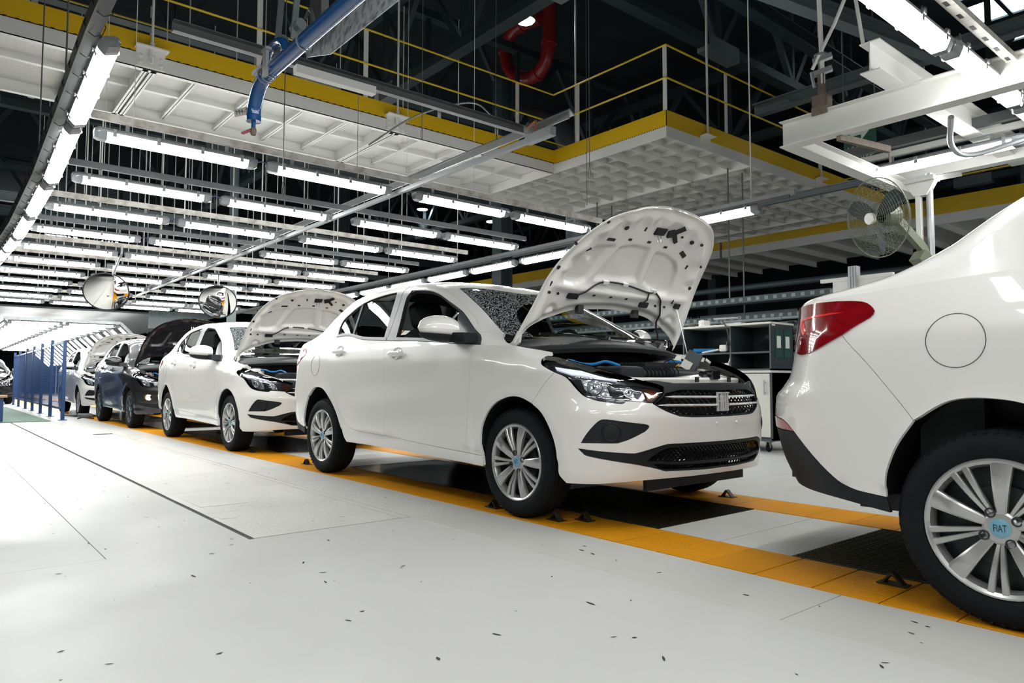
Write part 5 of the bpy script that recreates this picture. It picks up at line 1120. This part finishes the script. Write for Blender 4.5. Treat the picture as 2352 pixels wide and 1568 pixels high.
mb = MB(); mb.beam((-1.40, -.75, 2.83), (-1.40, -.16, 2.835), .06, .055); mb.build('tube_housing', M('steel_white'), t)
t = thing('cable_rail', (-7, 1.12, 2.8), 'pair of long grey steel rails running diagonally over the lamp grid', 'rail')
mb = MB(); mb.beam((-.95, 1.38, 2.935), (-15, 1.38, 2.935), .07, .012, (0, .5, .8)); mb.beam((-.95, 1.35, 2.905), (-15, 1.35, 2.905), .012, .06); mb.build('rail', M('galv'), t)
mb = MB(); mb.box(-15, -.92, 1.06, 1.10, 2.66, 2.70); mb.box(-1.15, -.85, 1.05, 1.11, 2.65, 2.72); mb.build('rail', M('galv'), t)
for x in (-1.65, -4.2, -7.0): mb = MB(); mb.tube([(x, 1.16, 2.84), (x, 1.15, 3.1)], .006, 6); mb.tube([(x, 1.15, 3.08), (x-.01, 1.16, 8)], .003, 4); mb.tube([(x+.0+.02*math.cos(a), 1.16, 2.98+.05*math.sin(a)) for a in np.linspace(0, 2*PI, 15)[:-1]], .003, 4, closed=True); mb.build('cable_sling', M('galv_dark'), t)
mb = MB(); mb.tube(cr([(-1.40, 1.28, 2.90), (-1.30, 1.27, 2.92), (-1.18, 1.2, 2.88), (-1.12, 1.13, 2.76), (-1.0, 1.1, 2.74)], 5), .008, 8); mb.build('orange_cord', M('orange_cable'), t)
mb = MB(); mb.tube(cr([(-2.9, .6, 3.0), (-2.4, .8, 3.18), (-1.9, 1.05, 3.22), (-1.68, 1.15, 3.05)], 6), .008, 6); mb.build('bare_wire', M('galv_dark'), t)

# ---------------------------------------------------------------- convex mirrors
for (x, y, z), lb in (((-9.6, -.40, 2.16), 'round convex mirror above the dark car, the left one of the two'), ((-10.13, 1.47, 2.18), 'round convex mirror above the second white car, the right one of the two')):
    t = thing('convex_mirror', (x, y, z), lb, 'mirror', 'convex mirrors under the lamp grid'); c_ = Vector((x, y, z)); n = (Vector((1.2, -3.2, .55))-c_); n.z *= .3; n = (n.normalized()+Vector((.12, .0, -.62))).normalized(); q = n.to_track_quat('Z', 'Y').to_matrix()
    PP = lambda r, a, h: tuple(c_+q @ Vector((r*math.cos(a), r*math.sin(a), h)))
    mb = MB(); mb.grid([[PP(.315*r, a, .08*(1-r*r)) for a in np.linspace(0, 2*PI, 41)] for r in np.linspace(0, 1, 12)]); mb.build('dome', MIRR, t, angle=180)
    mb = MB(); mb.tube([PP(.32, a, 0) for a in np.linspace(0, 2*PI, 41)[:-1]], .011, 8, closed=True); mb.grid([[PP(r, a, -.03) for a in np.linspace(0, 2*PI, 31)] for r in (.0, .31)]); mb.build('rim', M('seal'), t)
    mb = MB(); mb.tube([PP(0, 0, -.03), PP(0, 0, -.12), (-9.06 if x > -10 else -10.46, y+.1, z+.55), (-9.06 if x > -10 else -10.46, y+.1, 2.83)], .018, 8); mb.build('bracket', M('galv'), t)

# ---------------------------------------------------------------- work cabinet with open shelves
K = thing('cabinet', (-1.6, 4.7, 0), 'grey and white work cabinet on castors with open shelves, right of the raised hood', 'cabinet')
x0, x1, y0, y1 = -2.18, -1.03, 4.45, 4.92; xm_ = -1.53
mb = MB(); mb.box(x0, x1, y0+.015, y1, .15, .86); mb.box(x1-.012, x1, y0, y1, .13, .86); mb.box(x0, x0+.012, y0, y1, .13, .86); mb.box(x0, x1, y0, y1, .12, .15); mb.build('base_body', M('cab_grey'), K)
mb = MB(); mb.cbox(x0-.01, x1+.006, y0-.015, y1+.01, .86, .885, .003); mb.build('worktop', M('cab_edge'), K)
for a, b in ((x0+.02, (x0+x1)/2-.004), ((x0+x1)/2+.004, x1-.022)):
    mb = MB(); mb.cbox(a, b, y0-.004, y0+.014, .165, .85, .002); d = mb.build('door', M('cab_white'), K)
    mb = MB(); mb.box(b-.06, b-.045, y0-.03, y0-.022, .62, .78); mb.box(b-.058, b-.047, y0-.024, y0-.004, .64, .65); mb.box(b-.058, b-.047, y0-.024, y0-.004, .75, .76); mb.build('handle', M('galv'), d)
mb = MB(); mb.box(x0, x0+.018, y0, y1, .885, 1.39); mb.box(x1-.018, x1, y0, y1, .885, 1.39); mb.box(x0, x1, y1-.012, y1, .885, 1.39); mb.box(x0, x1, y0+.01, y1, .885, .905); mb.build('shelf_body', M('cab_dark'), K)
mb = MB()
for a in (x0, x1-.018, xm_-.009): mb.box(a, a+.018, y0-.003, y0+.003, .885, 1.39)
mb.box(x0, x1, y0-.003, y0+.003, .885, .903); mb.build('edge_band', M('cab_grey'), K)
mb = MB(); mb.box(xm_-.009, xm_+.009, y0+.003, y1-.01, .905, 1.39); mb.build('divider', M('cab_dark'), K)
for a, b in ((x0+.018, xm_-.009), (xm_+.009, x1-.018)): mb = MB(); mb.box(a, b, y0, y1-.01, 1.075, 1.093); mb.build('shelf', M('cab_grey'), K)
mb = MB(); mb.cbox(x0-.005, x1+.005, y0-.01, y1+.01, 1.39, 1.412, .003); mb.build('top', M('cab_edge'), K)
for a in (.10, .28):
    mb = MB(); mb.box(x1+.001, x1+.006, y0+a-.02, y0+a+.13, 1.02, 1.33); d = mb.build('document_pocket', M('card_green'), K)
    mb = MB(); mb.box(x1+.006, x1+.008, y0+a+.01, y0+a+.09, 1.13, 1.26); mb.build('card', M('label_white'), d)
mb = MB(); mb.box(x1+.001, x1+.003, y0+.14, y0+.42, .40, .62); mb.build('notice', M('label_white'), K)
mb = MB(); mb.box(x1+.001, x1+.003, y0+.02, y0+.09, 1.37, 1.385); mb.build('name_strip', M('label_white'), K)
for a, b in ((x0+.1, y0+.06), (x1-.08, y0+.06), (x0+.1, y1-.06), (x1-.08, y1-.06)):
    mb = MB(); mb.lathe([(0, -.012), (.048, -.012), (.052, 0), (.048, .012), (0, .012)], 18, 'x', (a+.0, b, .053)); c_ = mb.build('castor', M('rubber'), K)
    mb = MB(); mb.box(a-.035, a+.035, b-.04, b+.04, .110, .120); mb.prism([(-.03, .11), (.03, .11), (.008, .045), (-.008, .045)], a-.018, a-.015, lambda u, v, h: (h, b+u, v)); mb.prism([(-.03, .11), (.03, .11), (.008, .045), (-.008, .045)], a+.015, a+.018, lambda u, v, h: (h, b+u, v)); mb.build('castor_fork', M('galv'), c_)
# things on the shelves
def item(nm, mb, m, lb, cat): return tag(mb.build(nm, M(m)), lb, cat)
mb = MB(); mb.tube([(-2.08, 4.52, 1.125), (-1.86, 4.62, 1.125)], .03, 14); mb.tube([(-2.081, 4.519, 1.125), (-2.079, 4.521, 1.125)], .02, 12); item('foam_tube', mb, 'hose_blue', 'blue foam tube lying on the left upper shelf of the cabinet', 'tube')
mb = MB(); mb.cbox(-1.86, -1.60, 4.6, 4.8, 1.105, 1.16, .01); mb.beam((-1.82, 4.62, 1.165), (-1.62, 4.70, 1.22), .10, .025); item('tool_case', mb, 'gloss_black', 'glossy black tool case on the left upper shelf of the cabinet', 'case')
mb = MB(); mb.tube([(-1.94, 4.50, 1.10), (-1.72, 4.50, 1.13)], .012, 8); rbox(mb, (-1.65, 4.50, 1.145), (.10, .05, .08)); item('hand_brush', mb, 'label_white', 'white handled brush lying before the black case on the shelf', 'brush')
mb = MB(); mb.beam((-1.21, 4.55, 1.10), (-1.09, 4.58, 1.25), .10, .10); mb.box(-1.25, -1.07, 4.5, 4.62, 1.093, 1.113); item('scanner', mb, 'gloss_black', 'black handheld scanner in its cradle on the right upper shelf', 'scanner')
mb = MB(); mb.beam((-1.95, 4.5, .94), (-1.66, 4.52, .965), .08, .02); mb.beam((-1.9, 4.6, .91), (-1.62, 4.6, .915), .12, .02); item('spanner_tray', mb, 'galv', 'steel tray of tools on the left lower shelf of the cabinet', 'tray')
mb = MB(); rbox(mb, (-1.60, 4.5, .94), (.07, .05, .07)); mb.tube([(-1.80, 4.5, .915), (-1.62, 4.5, .925)], .012, 8); mb.beam((-1.58, 4.49, .97), (-1.55, 4.49, 1.06), .012, .012); item('spray_gun', mb, 'label_white', 'pale spray gun leaning beside the divider on the lower shelf', 'tool')
mb = MB(); mb.cbox(-2.03, -1.95, 4.55, 4.68, 1.412, 1.49, .006); mb.box(-2.0, -1.97, 4.545, 4.55, 1.43, 1.47); item('label_printer', mb, 'label_white', 'small white label printer on top of the cabinet', 'printer')
mb = MB(); rbox(mb, (-2.12, 4.6, 1.435), (.12, .12, .045)); item('rag_heap', mb, 'shelf_stuff', 'heap of dark rags at the left end of the cabinet top', 'rags')
mb = MB(); mb.cbox(-1.78, -1.52, 4.60, 4.75, 1.412, 1.43, .004); mb.cbox(-1.72, -1.50, 4.62, 4.72, 1.43, 1.445, .003); mb.beam((-1.84, 4.6, 1.50), (-1.55, 4.66, 1.50), .05, .015); mb.tube([(-1.75, 4.63, 1.44), (-1.75, 4.63, 1.5)], .012, 6); item('torque_wrench', mb, 'galv', 'bright torque wrench on a stand on top of the cabinet', 'tool')
mb = MB(); mb.tube(cr([(-1.78, 4.60, 1.46), (-1.66, 4.46, 1.47), (-1.56, 4.42, 1.38), (-1.53, 4.42, 1.24), (-1.54, 4.42, 1.20)], 6), .009, 6); mb.tube([(-1.54, 4.42, 1.21), (-1.55, 4.42, 1.17)], .016, 8); item('charging_lead', mb, 'wire_black', 'black lead hanging over the cabinet front at the divider', 'cable')
# relay box propped on the crossmember of the main car
rb = thing('relay_box', (.42, .98, .80), 'grey relay box with a pale label lifted out of the engine bay', 'box')
mb = MB(); mb.beam((.40, 1.00, .79), (.46, 1.05, .935), .085, .05, (.5, -.8, .2)); mb.build('housing', M('cab_grey'), rb); 
mb = MB(); mb.beam((.425, .975, .84), (.445, .993, .885), .06, .004, (.5, -.8, .2)); mb.build('label', M('cab_edge'), rb); mb = MB(); mb.tube([(.37, .96, .80), (.40, .95, .83)], .014, 8); mb.tube([(.36, .97, .84), (.40, .96, .86)], .011, 8); mb.build('terminal', M('gold'), rb)
mb = MB(); mb.tube(cr([(.35, .97, .84), (.28, .9, .86), (.22, .85, .80), (.15, .9, .78)], 5), .005, 5); mb.tube(cr([(.35, 1.0, .86), (.26, 1.05, .90), (.15, 1.0, .82)], 5), .004, 5); mb.build('wiring', M('wire_black'), rb)
# bench frame behind the end car
t = thing('workbench', (-.1, 4.2, 0), 'aluminium profile bench frame with white panel behind the end car', 'frame')
mb = MB(); mb.box(-.06, .02, 4.18, 4.26, 0, 1.86)
for a in (-.045, -.02, .005): mb.box(a, a+.008, 4.172, 4.18, .02, 1.86)
mb.build('profile_post', M('galv'), t); mb = MB(); mb.box(-.34, .34, 4.2, 4.24, 1.73, 1.765); mb.box(-.22, .30, 4.205, 4.23, 1.50, 1.73); mb.box(-.05, .34, 4.2, 4.24, 0.7, .74); mb.build('white_panel', M('steel_white'), t); mb = MB(); mb.box(.9, .98, 4.18, 4.26, 0, 1.6); mb.build('profile_post', M('galv'), t)

# ---------------------------------------------------------------- blue mesh fence, bench, clutter at the far left
Fn = thing('fence', (-18, -.45, 0), 'blue steel mesh fence panels beside the line at the far left', 'fence')
fx = [-12.94, -14.77, -16.59, -18.37, -20.01, -22.03, -23.77]; fy = [-.49, -.48, -.46, -.44, -.43, -.41, -.39]
for i, (x, y) in enumerate(zip(fx, fy)):
    mb = MB(); mb.box(x-.03, x+.03, y-.03, y+.03, 0, 1.53 if i == 0 else 1.62); mb.box(x-.07, x+.07, y-.07, y+.07, 0, .012); mb.build('fence_post', M('fence_blue'), Fn)
for i in range(6):
    a, b = (fx[i], fy[i]), (fx[i+1], fy[i+1])
    mb = MB()
    for z in (.22, 1.50): mb.beam((a[0], a[1], z), (b[0], b[1], z), .03, .04)
    mb.build('panel_rail', M('fence_blue'), Fn)
    mb = MB()
    for k in range(1, 26): t_ = k/26; x = a[0]+(b[0]-a[0])*t_; y = a[1]+(b[1]-a[1])*t_; mb.box(x-.0025, x+.0025, y-.0025, y+.0025, .22, 1.5)
    for k in range(1, 22): z = .22+1.28*k/22; mb.beam((a[0], a[1]+.004, z), (b[0], b[1]+.004, z), .004, .004)
    tag(mb.build('wire_mesh', M('fence_blue'), Fn), kind='stuff')
t = thing('bench', (-13, -2.1, 0), 'blue legged bench with wooden top cut by the left edge', 'bench')
mb = MB(); mb.box(-13.3, -12.75, -3.0, -1.38, .45, .49); mb.build('bench_top', M('wood'), t)
for x, y in ((-13.2, -1.46), (-12.85, -1.46), (-13.2, -2.9), (-12.85, -2.9)): mb = MB(); mb.box(x-.03, x+.03, y-.03, y+.03, 0, .45); mb.build('leg', M('fence_blue'), t)
mb = MB(); rbox(mb, (-15.0, .06, .06), (.42, .30, .12)); item('plastic_bag', mb, 'paper_bag', 'crumpled white plastic bag on the floor behind the fence', 'bag')
mb = MB(); rbox(mb, (-14.0, .05, .04), (.40, .25, .08)); item('cable_heap', mb, 'steel_mid', 'grey cable heap on the floor beside the fence', 'cable')
mb = MB(); mb.tube(cr([(-13.2, -.2, .012), (-13.6, -.05, .014), (-13.1, .05, .012), (-13.8, .1, .012), (-14.3, -.1, .014), (-15, -.2, .012)], 6), .012, 6); item('hose', mb, 'wire_black', 'dark hose lying on the floor by the fence foot', 'hose')

# ---------------------------------------------------------------- wheel stops on the tread strip
for (x, y, lb) in ((-.33, .10, 'steel wheel stop behind the near front wheel of the main car'), (.20, .12, 'steel wheel stop just ahead of the near front wheel, outer one'), (.30, .24, 'steel wheel stop just ahead of the near front wheel, inner one'), (-3.16, .15, 'steel wheel stop behind the near rear wheel of the main car'), (-5.30, .16, 'steel wheel stop behind the near front wheel of the second white car'), (-4.56, .16, 'steel wheel stop ahead of the near front wheel of the second white car'), (1.90, .26, 'steel wheel stop behind the near rear wheel of the end car'), (-.26, 1.50, 'steel wheel stop behind the far front wheel of the main car'), (.33, 1.55, 'steel wheel stop ahead of the far front wheel of the main car'), (-7.85, .16, 'steel wheel stop behind the near rear wheel of the second white car')):
    mb = MB(); mb.beam((x-.035, y, .004), (x, y, .045), .007, .035, (0, 1, 0)); mb.beam((x+.04, y, .004), (x, y, .045), .007, .035, (0, 1, 0)); mb.box(x-.05, x+.055, y-.03, y+.03, .0015, .006)
    tag(mb.build('wheel_stop', M('grating')), lb, 'wheel stop', 'wheel stops on the tread strips')

# ---------------------------------------------------------------- signs
t = thing('exit_sign', (-1.15, 7, 3.7), 'green hanging sign reading VIA DE ESCAPE behind the white beams', 'sign')
mb = MB(); mb.box(-1.38, -.95, 7.0, 7.02, 3.66, 4.30); mb.build('board', M('sign_green'), t)
mb = MB()
for tx_, z, s_ in (('VIA DE', 3.90, .105), ('ESCAPE', 3.77, .105)):
    v_, f_ = text_geo(tx_, s_); mb.add([(-1.165+a, 6.997, z+b) for a, b in v_], f_)
mb.add([(-1.165+a, 6.997, 4.1+b) for a, b in ((-.13, -.02), (.02, -.02), (.02, -.10), (.14, .03), (.02, .15), (.02, .07), (-.13, .07))], [tuple(range(7))]); mb.build('lettering', M('sign_white'), t)
mb = MB(); mb.tube([(-1.37, 7.01, 4.3), (-1.37, 7.01, 9.8)], .01, 6); mb.tube([(-.96, 7.01, 4.3), (-.96, 7.01, 9.8)], .01, 6); mb.build('hanger_rod', M('galv_dark'), t)
t = thing('banner', (-20, 3.2, 2.2), 'pale hanging board lettered RDE behind the dark raised hood', 'sign')
mb = MB(); mb.box(-19.02, -19, 2.3, 3.9, 2.25, 2.75); mb.build('board', M('cab_grey'), t); v_, f_ = text_geo('RDE', .28); mb = MB(); mb.add([(-18.99, 2.8+a, 2.66+b) for a, b in v_], f_); mb.build('lettering', M('sign_green'), t); mb = MB(); mb.tube([(-19.01, 2.4, 2.75), (-19.01, 2.4, 9)], .012, 6); mb.tube([(-19.01, 3.8, 2.75), (-19.01, 3.8, 9)], .012, 6); mb.build('hanger_rod', M('galv_dark'), t)

# ---------------------------------------------------------------- roof steel, ducts, pipes
def truss(x, lb, z0=6.6, z1=8.6, m='steel_dark', axis='y'):
    t = thing('roof_truss', (x, 8, z0), lb, 'truss', 'roof trusses'); pt = (lambda a, z: (x, a, z)) if axis == 'y' else (lambda a, z: (a, x, z))
    lo, hi = (-12, 28) if axis == 'y' else (-50, 12)
    mb = MB(); mb.beam(pt(lo, z0), pt(hi, z0), .22, .16); mb.build('bottom_chord', M(m), t); mb = MB(); mb.beam(pt(lo, z1), pt(hi, z1), .22, .16); mb.build('top_chord', M(m), t)
    n = int((hi-lo)/2.5); mb = MB()
    for k in range(n):
        a = lo+(hi-lo)*k/n; b = lo+(hi-lo)*(k+1)/n; mb.beam(pt(a, z0), pt((a+b)/2, z1), .10, .10); mb.beam(pt((a+b)/2, z1), pt(b, z0), .10, .10); mb.beam(pt(a, z0), pt(a, z1), .08, .08)
    mb.build('web', M(m), t)
    for k in range(0, n, 2): mb = MB(); a = lo+(hi-lo)*k/n; p_ = pt(a, z0); mb.box(p_[0]-(.13 if axis == 'y' else .45), p_[0]+(.13 if axis == 'y' else .45), p_[1]-(.45 if axis == 'y' else .13), p_[1]+(.45 if axis == 'y' else .13), z0-.16, z0+.10); mb.build('gusset_plate', M('steel_mid'), t)
OT = ['first', 'second', 'third', 'fourth', 'fifth', 'sixth', 'seventh', 'eighth']
for i, x in enumerate((1.5, -4.0, -9.5, -15, -20.5, -27, -35)): truss(x, 'dark lattice roof truss crossing the hall, %s one from the viewer' % OT[i])
for i, y in enumerate((-3.5, 4.0, 11.5, 19)): truss(y, 'dark lattice roof truss running along the hall, %s one from the left' % OT[i], 6.2, 7.9, axis='x')
for i, (p, q_, wd, ht, m, lb) in enumerate((((-3.2, 7.8, 5.2), (6, 7.8, 5.2), .16, .20, 'steel_mid', 'grey steel beam above the platform corner, behind the white frame'), ((-2.0, 9.5, 4.5), (6, 9.5, 4.5), .14, .14, 'steel_mid', 'grey steel beam low behind the hanging green sign'), ((-2.6, 4.2, 6.4), (-2.6, 16, 6.2), .2, .22, 'steel_dark', 'dark steel girder slanting above the platform railing'), ((-1.0, 3.2, 4.9), (.1, 9, 4.9), .16, .18, 'steel_mid', 'grey steel beam above the white beam frame'), ((-12, 3, 5.6), (-12, 16, 5.6), .2, .25, 'steel_mid', 'riveted grey girder behind the walkway railing'), ((-9, -6, 5.0), (-9, 6, 5.0), .12, .2, 'steel_dark', 'dark steel beam behind the left part of the walkway'), ((-14, -6, 4.4), (-14, 9, 4.4), .12, .2, 'steel_mid', 'grey steel beam below the walkway at the left'), ((-18, -7, 4.9), (-18, 14, 4.9), .12, .22, 'steel_dark', 'distant dark beam over the lamp grid'), ((-24, -7, 5.2), (-24, 14, 5.2), .14, .22, 'steel_mid', 'distant grey beam over the light tunnel'), ((-26, 7.6, 3.6), (2, 7.6, 3.6), .08, .10, 'steel_mid', 'thin grey beam running behind the far strip of lights'), ((-19.4, -3, 2.95), (-19.4, 6.5, 2.95), .12, .14, 'steel_white', 'white beam closing the lamp grid before the far tunnel'), ((-19.6, -2.5, 3.3), (-26, 1.0, 3.3), .14, .2, 'steel_mid', 'grey beam slanting above the far light tunnel'), ((-19.6, 1.2, 3.2), (-27, 4.4, 3.2), .14, .2, 'steel_mid', 'second grey beam slanting above the far light tunnel'))):
    mb = MB(); mb.ibeam(p, q_, wd, ht, .02, .02); tag(mb.build('steel_beam', M(m)), lb, 'beam')
t = thing('air_duct', (-7.4, 7.87, 3.2), 'round silver ventilation duct dropping behind the lamp grid', 'duct')
mb = MB(); mb.tube(cr([(-7.4, 7.87, 3.1), (-7.4, 7.87, 5.0), (-7.45, 7.87, 5.4), (-7.7, 7.95, 5.8), (-8.4, 8.2, 6.5), (-10.5, 8.8, 7.6)], 5), .24, 20); mb.build('duct_tube', M('duct'), t)
mb = MB()
for z in (3.3, 3.7, 4.1, 4.5): mb.lathe([(.242, z), (.250, z+.01), (.250, z+.03), (.242, z+.04)], 20, 'z', (-7.4, 7.87, 0))
mb.build('seam_band', M('galv'), t)
t = thing('air_duct', (-12, 2.9, 3.0), 'thin dark grey riser pipe behind the left half of the grid', 'pipe')
mb = MB(); mb.tube([(-12.0, 2.32, .0), (-12, 2.32, 7)], .09, 14); mb.build('riser', M('steel_mid'), t)
t = thing('red_pipe', (-9, 8.5, 7), 'red sprinkler pipe bent in a U under the roof', 'pipe')
mb = MB(); rp = cr([(-9.0, 8.3, 9.28), (-9.7, 8.3, 9.40), (-10.15, 8.3, 9.30), (-10.32, 8.3, 8.95), (-10.2, 8.3, 8.5), (-9.85, 8.3, 8.15), (-9.4, 8.3, 7.98), (-8.98, 8.3, 8.05), (-8.76, 8.3, 8.4), (-8.71, 8.3, 9.0), (-8.71, 8.3, 10.0)], 5); mb.tube(rp, .155, 16); mb.build('pipe_run', M('pipe_red'), t)
mb = MB()
for k in (5, 15, 25, 33, 42): p = Vector(rp[k]); d = (Vector(rp[k+1])-Vector(rp[k-1])).normalized(); mb.tube([p-d*.05, p+d*.05], .185, 16)
mb.build('coupling', M('pipe_red'), t)
# dark machinery and cable trays beyond the line
for i, (y, z, m, lb) in enumerate(((7.0, 1.95, 'steel_dark', 'long cable tray behind the cabinet, upper one'), (7.4, 1.72, 'steel_dark', 'long cable tray behind the cabinet, lower one'))):
    t = thing('cable_tray', (0, y, z), lb, 'tray'); mb = MB(); mb.box(-20, 10, y-.12, y-.115, z, z+.09); mb.box(-20, 10, y+.115, y+.12, z, z+.09); mb.box(-20, 10, y-.12, y+.12, z-.004, z); mb.build('tray', M(m), t)
    mb = MB()
    for k in range(90): mb.box(-8+.14*k, -7.94+.14*k, y-.122, y-.119, z+.02, z+.07)
    tag(mb.build('tray_slots', M('steel_mid'), t), kind='stuff')
    for x in (-6, -3.2, 2.4): mb = MB(); mb.tube([(x, y, z), (x, y, 4.1 if x < 0 else 7)], .012, 6); mb.build('hanger_rod', M('galv_dark'), t)
for i, (y, z, r_, m, lb) in enumerate(((6.6, 1.50, .075, 'steel_dark', 'fat grey pipe running just above the cabinet top'), (6.3, 1.62, .022, 'steel_mid', 'thin pale pipe running behind the cabinet'), (8.5, 1.2, .06, 'steel_mid', 'grey pipe low behind the raised hood'), (8.4, 2.4, .05, 'steel_dark', 'dark pipe behind the cable trays'))):
    mb = MB(); mb.tube([(-22, y, z), (9, y, z)], r_, 12)
    for x in range(-20, 9, 3): mb.tube([(x, y, z), (x+.06, y, z)], r_*1.25, 12)
    tag(mb.build('pipe', M(m)), lb, 'pipe')
rs = random.Random(11)
for i in range(9):
    x = -13.5+2.3*i; t = thing('parts_rack', (x, 9.6, 0), 'dark parts rack against the back, %s from the left' % ['first', 'second', 'third', 'fourth', 'fifth', 'sixth', 'seventh', 'eighth', 'ninth'][i], 'rack', 'racks beyond the line')
    for a in (x-1.05, x+1.05): mb = MB(); mb.box(a-.03, a+.03, 9.2, 10.0, 0, 2.05); mb.build('upright', M('steel_dark'), t)
    for z in (.3, .9, 1.5, 2.0): mb = MB(); mb.box(x-1.05, x+1.05, 9.2, 10, z, z+.05); mb.build('shelf', M('steel_dark'), t)
    for z in (.35, .95, 1.55):
        for k in range(4):
            if rs.random() < .85: mb = MB(); w_ = rs.uniform(.18, .24); h_ = rs.uniform(.18, .45); a = x-.78+.52*k; mb.cbox(a-w_, a+w_, 9.28, 9.85, z, z+h_, .01); mb.build('bin', M(rs.choice(['shelf_stuff', 'steel_dark', 'steel_mid', 'cab_dark', 'kick_yellow' if rs.random() < .25 else 'shelf_stuff'])), t)
t = thing('robot_arm', (-16, 8.2, 0), 'yellow and dark handling arm seen through the car windows', 'machine')
mb = MB(); mb.lathe([(.35, 0), (.35, .3), (.2, .4), (.2, .8)], 20, 'z', (-16, 8.2, 0)); mb.build('base', M('steel_dark'), t)
mb = MB(); mb.tube(cr([(-16, 8.2, .8), (-16.9, 8.1, 1.7), (-16.7, 8.0, 2.4), (-16.1, 7.9, 2.75), (-15.3, 7.8, 2.9)], 4), .14, 12); mb.build('arm', M('kick_yellow'), t)
for i, (x, y) in enumerate(((-8.2, 6.5), (-15.5, 6.5), (-22, 6.5), (4, 8.5), (-11, 18), (-2, 18))):
    mb = MB(); mb.ibeam((x, y, 0), (x, y, 7), .3, .3, .02, .02, (0, 1, 0)); tag(mb.build('steel_column', M('steel_dark')), 'dark steel hall column, %s of the row beyond the line' % OT[i], 'column', 'hall columns')
# clerestory panes seen between the trusses
n = 0
mb = MB(); mb.box(-46, -20.2, -3, 4.5, 2.75, 2.80); tag(mb.build('tunnel_canopy', M('steel_mid')), 'grey sheet canopy lying over the far light tunnel', 'canopy')
for (x, y, z, wx, wz) in ((-44, -.35, 12.2-2.9, 1.0, 1.0), (-44, 1.1, 9.3, .9, .9), (-44, 3.2, 9.0, 1.6, .9), (-44, 5.6, 9.0, 1.6, .9)):
    n += 1; t = tag(empty('window_%d' % n, (x, y, z)), kind='structure')
    for a in range(3):
        for b in range(2): mb = MB(); mb.box(x, x+.02, y-wx/2+wx*a/3+.03, y-wx/2+wx*(a+1)/3-.03, z-wz/2+wz*b/2+.03, z-wz/2+wz*(b+1)/2-.03); mb.build('pane', M('sky_pane'), t)
    mb = MB()
    for a in range(4): mb.box(x-.02, x+.06, y-wx/2+wx*a/3-.03, y-wx/2+wx*a/3+.03, z-wz/2, z+wz/2)
    for b in range(3): mb.box(x-.02, x+.06, y-wx/2, y+wx/2, z-wz/2+wz*b/2-.03, z-wz/2+wz*b/2+.03)
    mb.build('window_frame', M('steel_dark'), t)
for (x, y) in ((-1.45, 12.6), (-1.35, 14.0), (-1.2, 15.4)):
    n += 1; t = tag(empty('window_%d' % n, (x, y, 8.4)), kind='structure'); mb = MB(); mb.box(x-.5, x-.04, y-.5, y+.5, 8.4, 8.42); mb.build('pane', M('sky_pane'), t); mb = MB(); mb.box(x+.04, x+.5, y-.5, y+.5, 8.4, 8.42); mb.build('pane', M('sky_pane'), t)
    mb = MB(); mb.box(x-.55, x+.55, y-.56, y-.5, 8.36, 8.46); mb.box(x-.55, x+.55, y+.5, y+.56, 8.36, 8.46); mb.box(x-.04, x+.04, y-.5, y+.5, 8.36, 8.46); mb.build('window_frame', M('steel_dark'), t)
# thin suspension wires
for i, (x, y, z0, lb) in enumerate(((-1.9, -.62, 2.2, 'thin wire hanging left of the first lamps, ending in a knot'), (-2.2, .75, 3.0, 'thin wire hanging to the cable rail near the walkway'), (-1.5, 2.15, 2.75, 'thin wire hanging just left of the raised hood tip'), (-2.9, 3.55, 3.0, 'thin wire hanging behind the raised hood'))):
    mb = MB(); mb.tube([(x, y, z0), (x-.02, y+.01, 8)], .0035, 5); mb.tube([(x+.015*math.cos(a), y, z0-.05+.05*math.sin(a)) for a in np.linspace(0, 2*PI, 13)[:-1]], .003, 4, closed=True); tag(mb.build('suspension_wire', M('galv_dark')), lb, 'wire', 'suspension wires')

# ---------------------------------------------------------------- the cars on the line
car = build_car(); PITCH = 4.849
def place(o, k, lb, y=.82, dx=0.0):
    o.location = (k*PITCH+dx, y, 0); tag(o, lb, 'car', 'cars on the assembly line')
def repaint(o, m, alt=None):
    for ch in o.children:
        for sl in ch.material_slots:
            if sl.material and sl.material.name in m: 
                new = M(m[sl.material.name]); sl.link = 'OBJECT'; sl.material = new
        repaint(ch, m)
place(car, 0, 'white four-door sedan with its hood up, the main car in the middle')
c2 = copy_tree(car); place(c2, 1, 'white sedan at the right edge, only its rear quarter and wheel in view')
c3 = copy_tree(car); place(c3, -1, 'white sedan with raised hood, next behind the main car')
c4 = copy_tree(car); place(c4, -2, 'dark grey sedan with raised dark hood and one fog lamp lit'); repaint(c4, {'paint_white': 'paint_bronze', 'silver': 'alloy_dark', 'headliner': 'interior'})
c5 = copy_tree(car); place(c5, -3, 'white sedan with raised hood behind the blue fence')
c6 = copy_tree(car); place(c6, -5.2, 'black car at the far left beyond the blue fence', y=-1.15); repaint(c6, {'paint_white': 'paint_dark', 'silver': 'alloy_dark', 'headliner': 'interior'})
for ch in list(c6.children):
    if ch.name.startswith('hood') or ch.name.startswith('prop_rod'):
        for g in list(ch.children):
            for h in list(g.children): bpy.data.objects.remove(h)
            bpy.data.objects.remove(g)
        bpy.data.objects.remove(ch)
hoodC = MB(); panel(hoodC, [hoodL], fH, step=.05, gap=0, fl=.010); ho = hoodC.build('hood', M('paint_dark'), None); ho.parent = c6; ho.location = ho.location
mb = MB()
for s_ in (-1, 1):
    mb = MB(); mb.lathe([(0, .03), (.04, .028), (.045, .0)], 16, 'x', (.60, s_*.67, .50)); fg = mb.build('fog_lamp_bulb', M('fog_glow')); fg.parent = c4
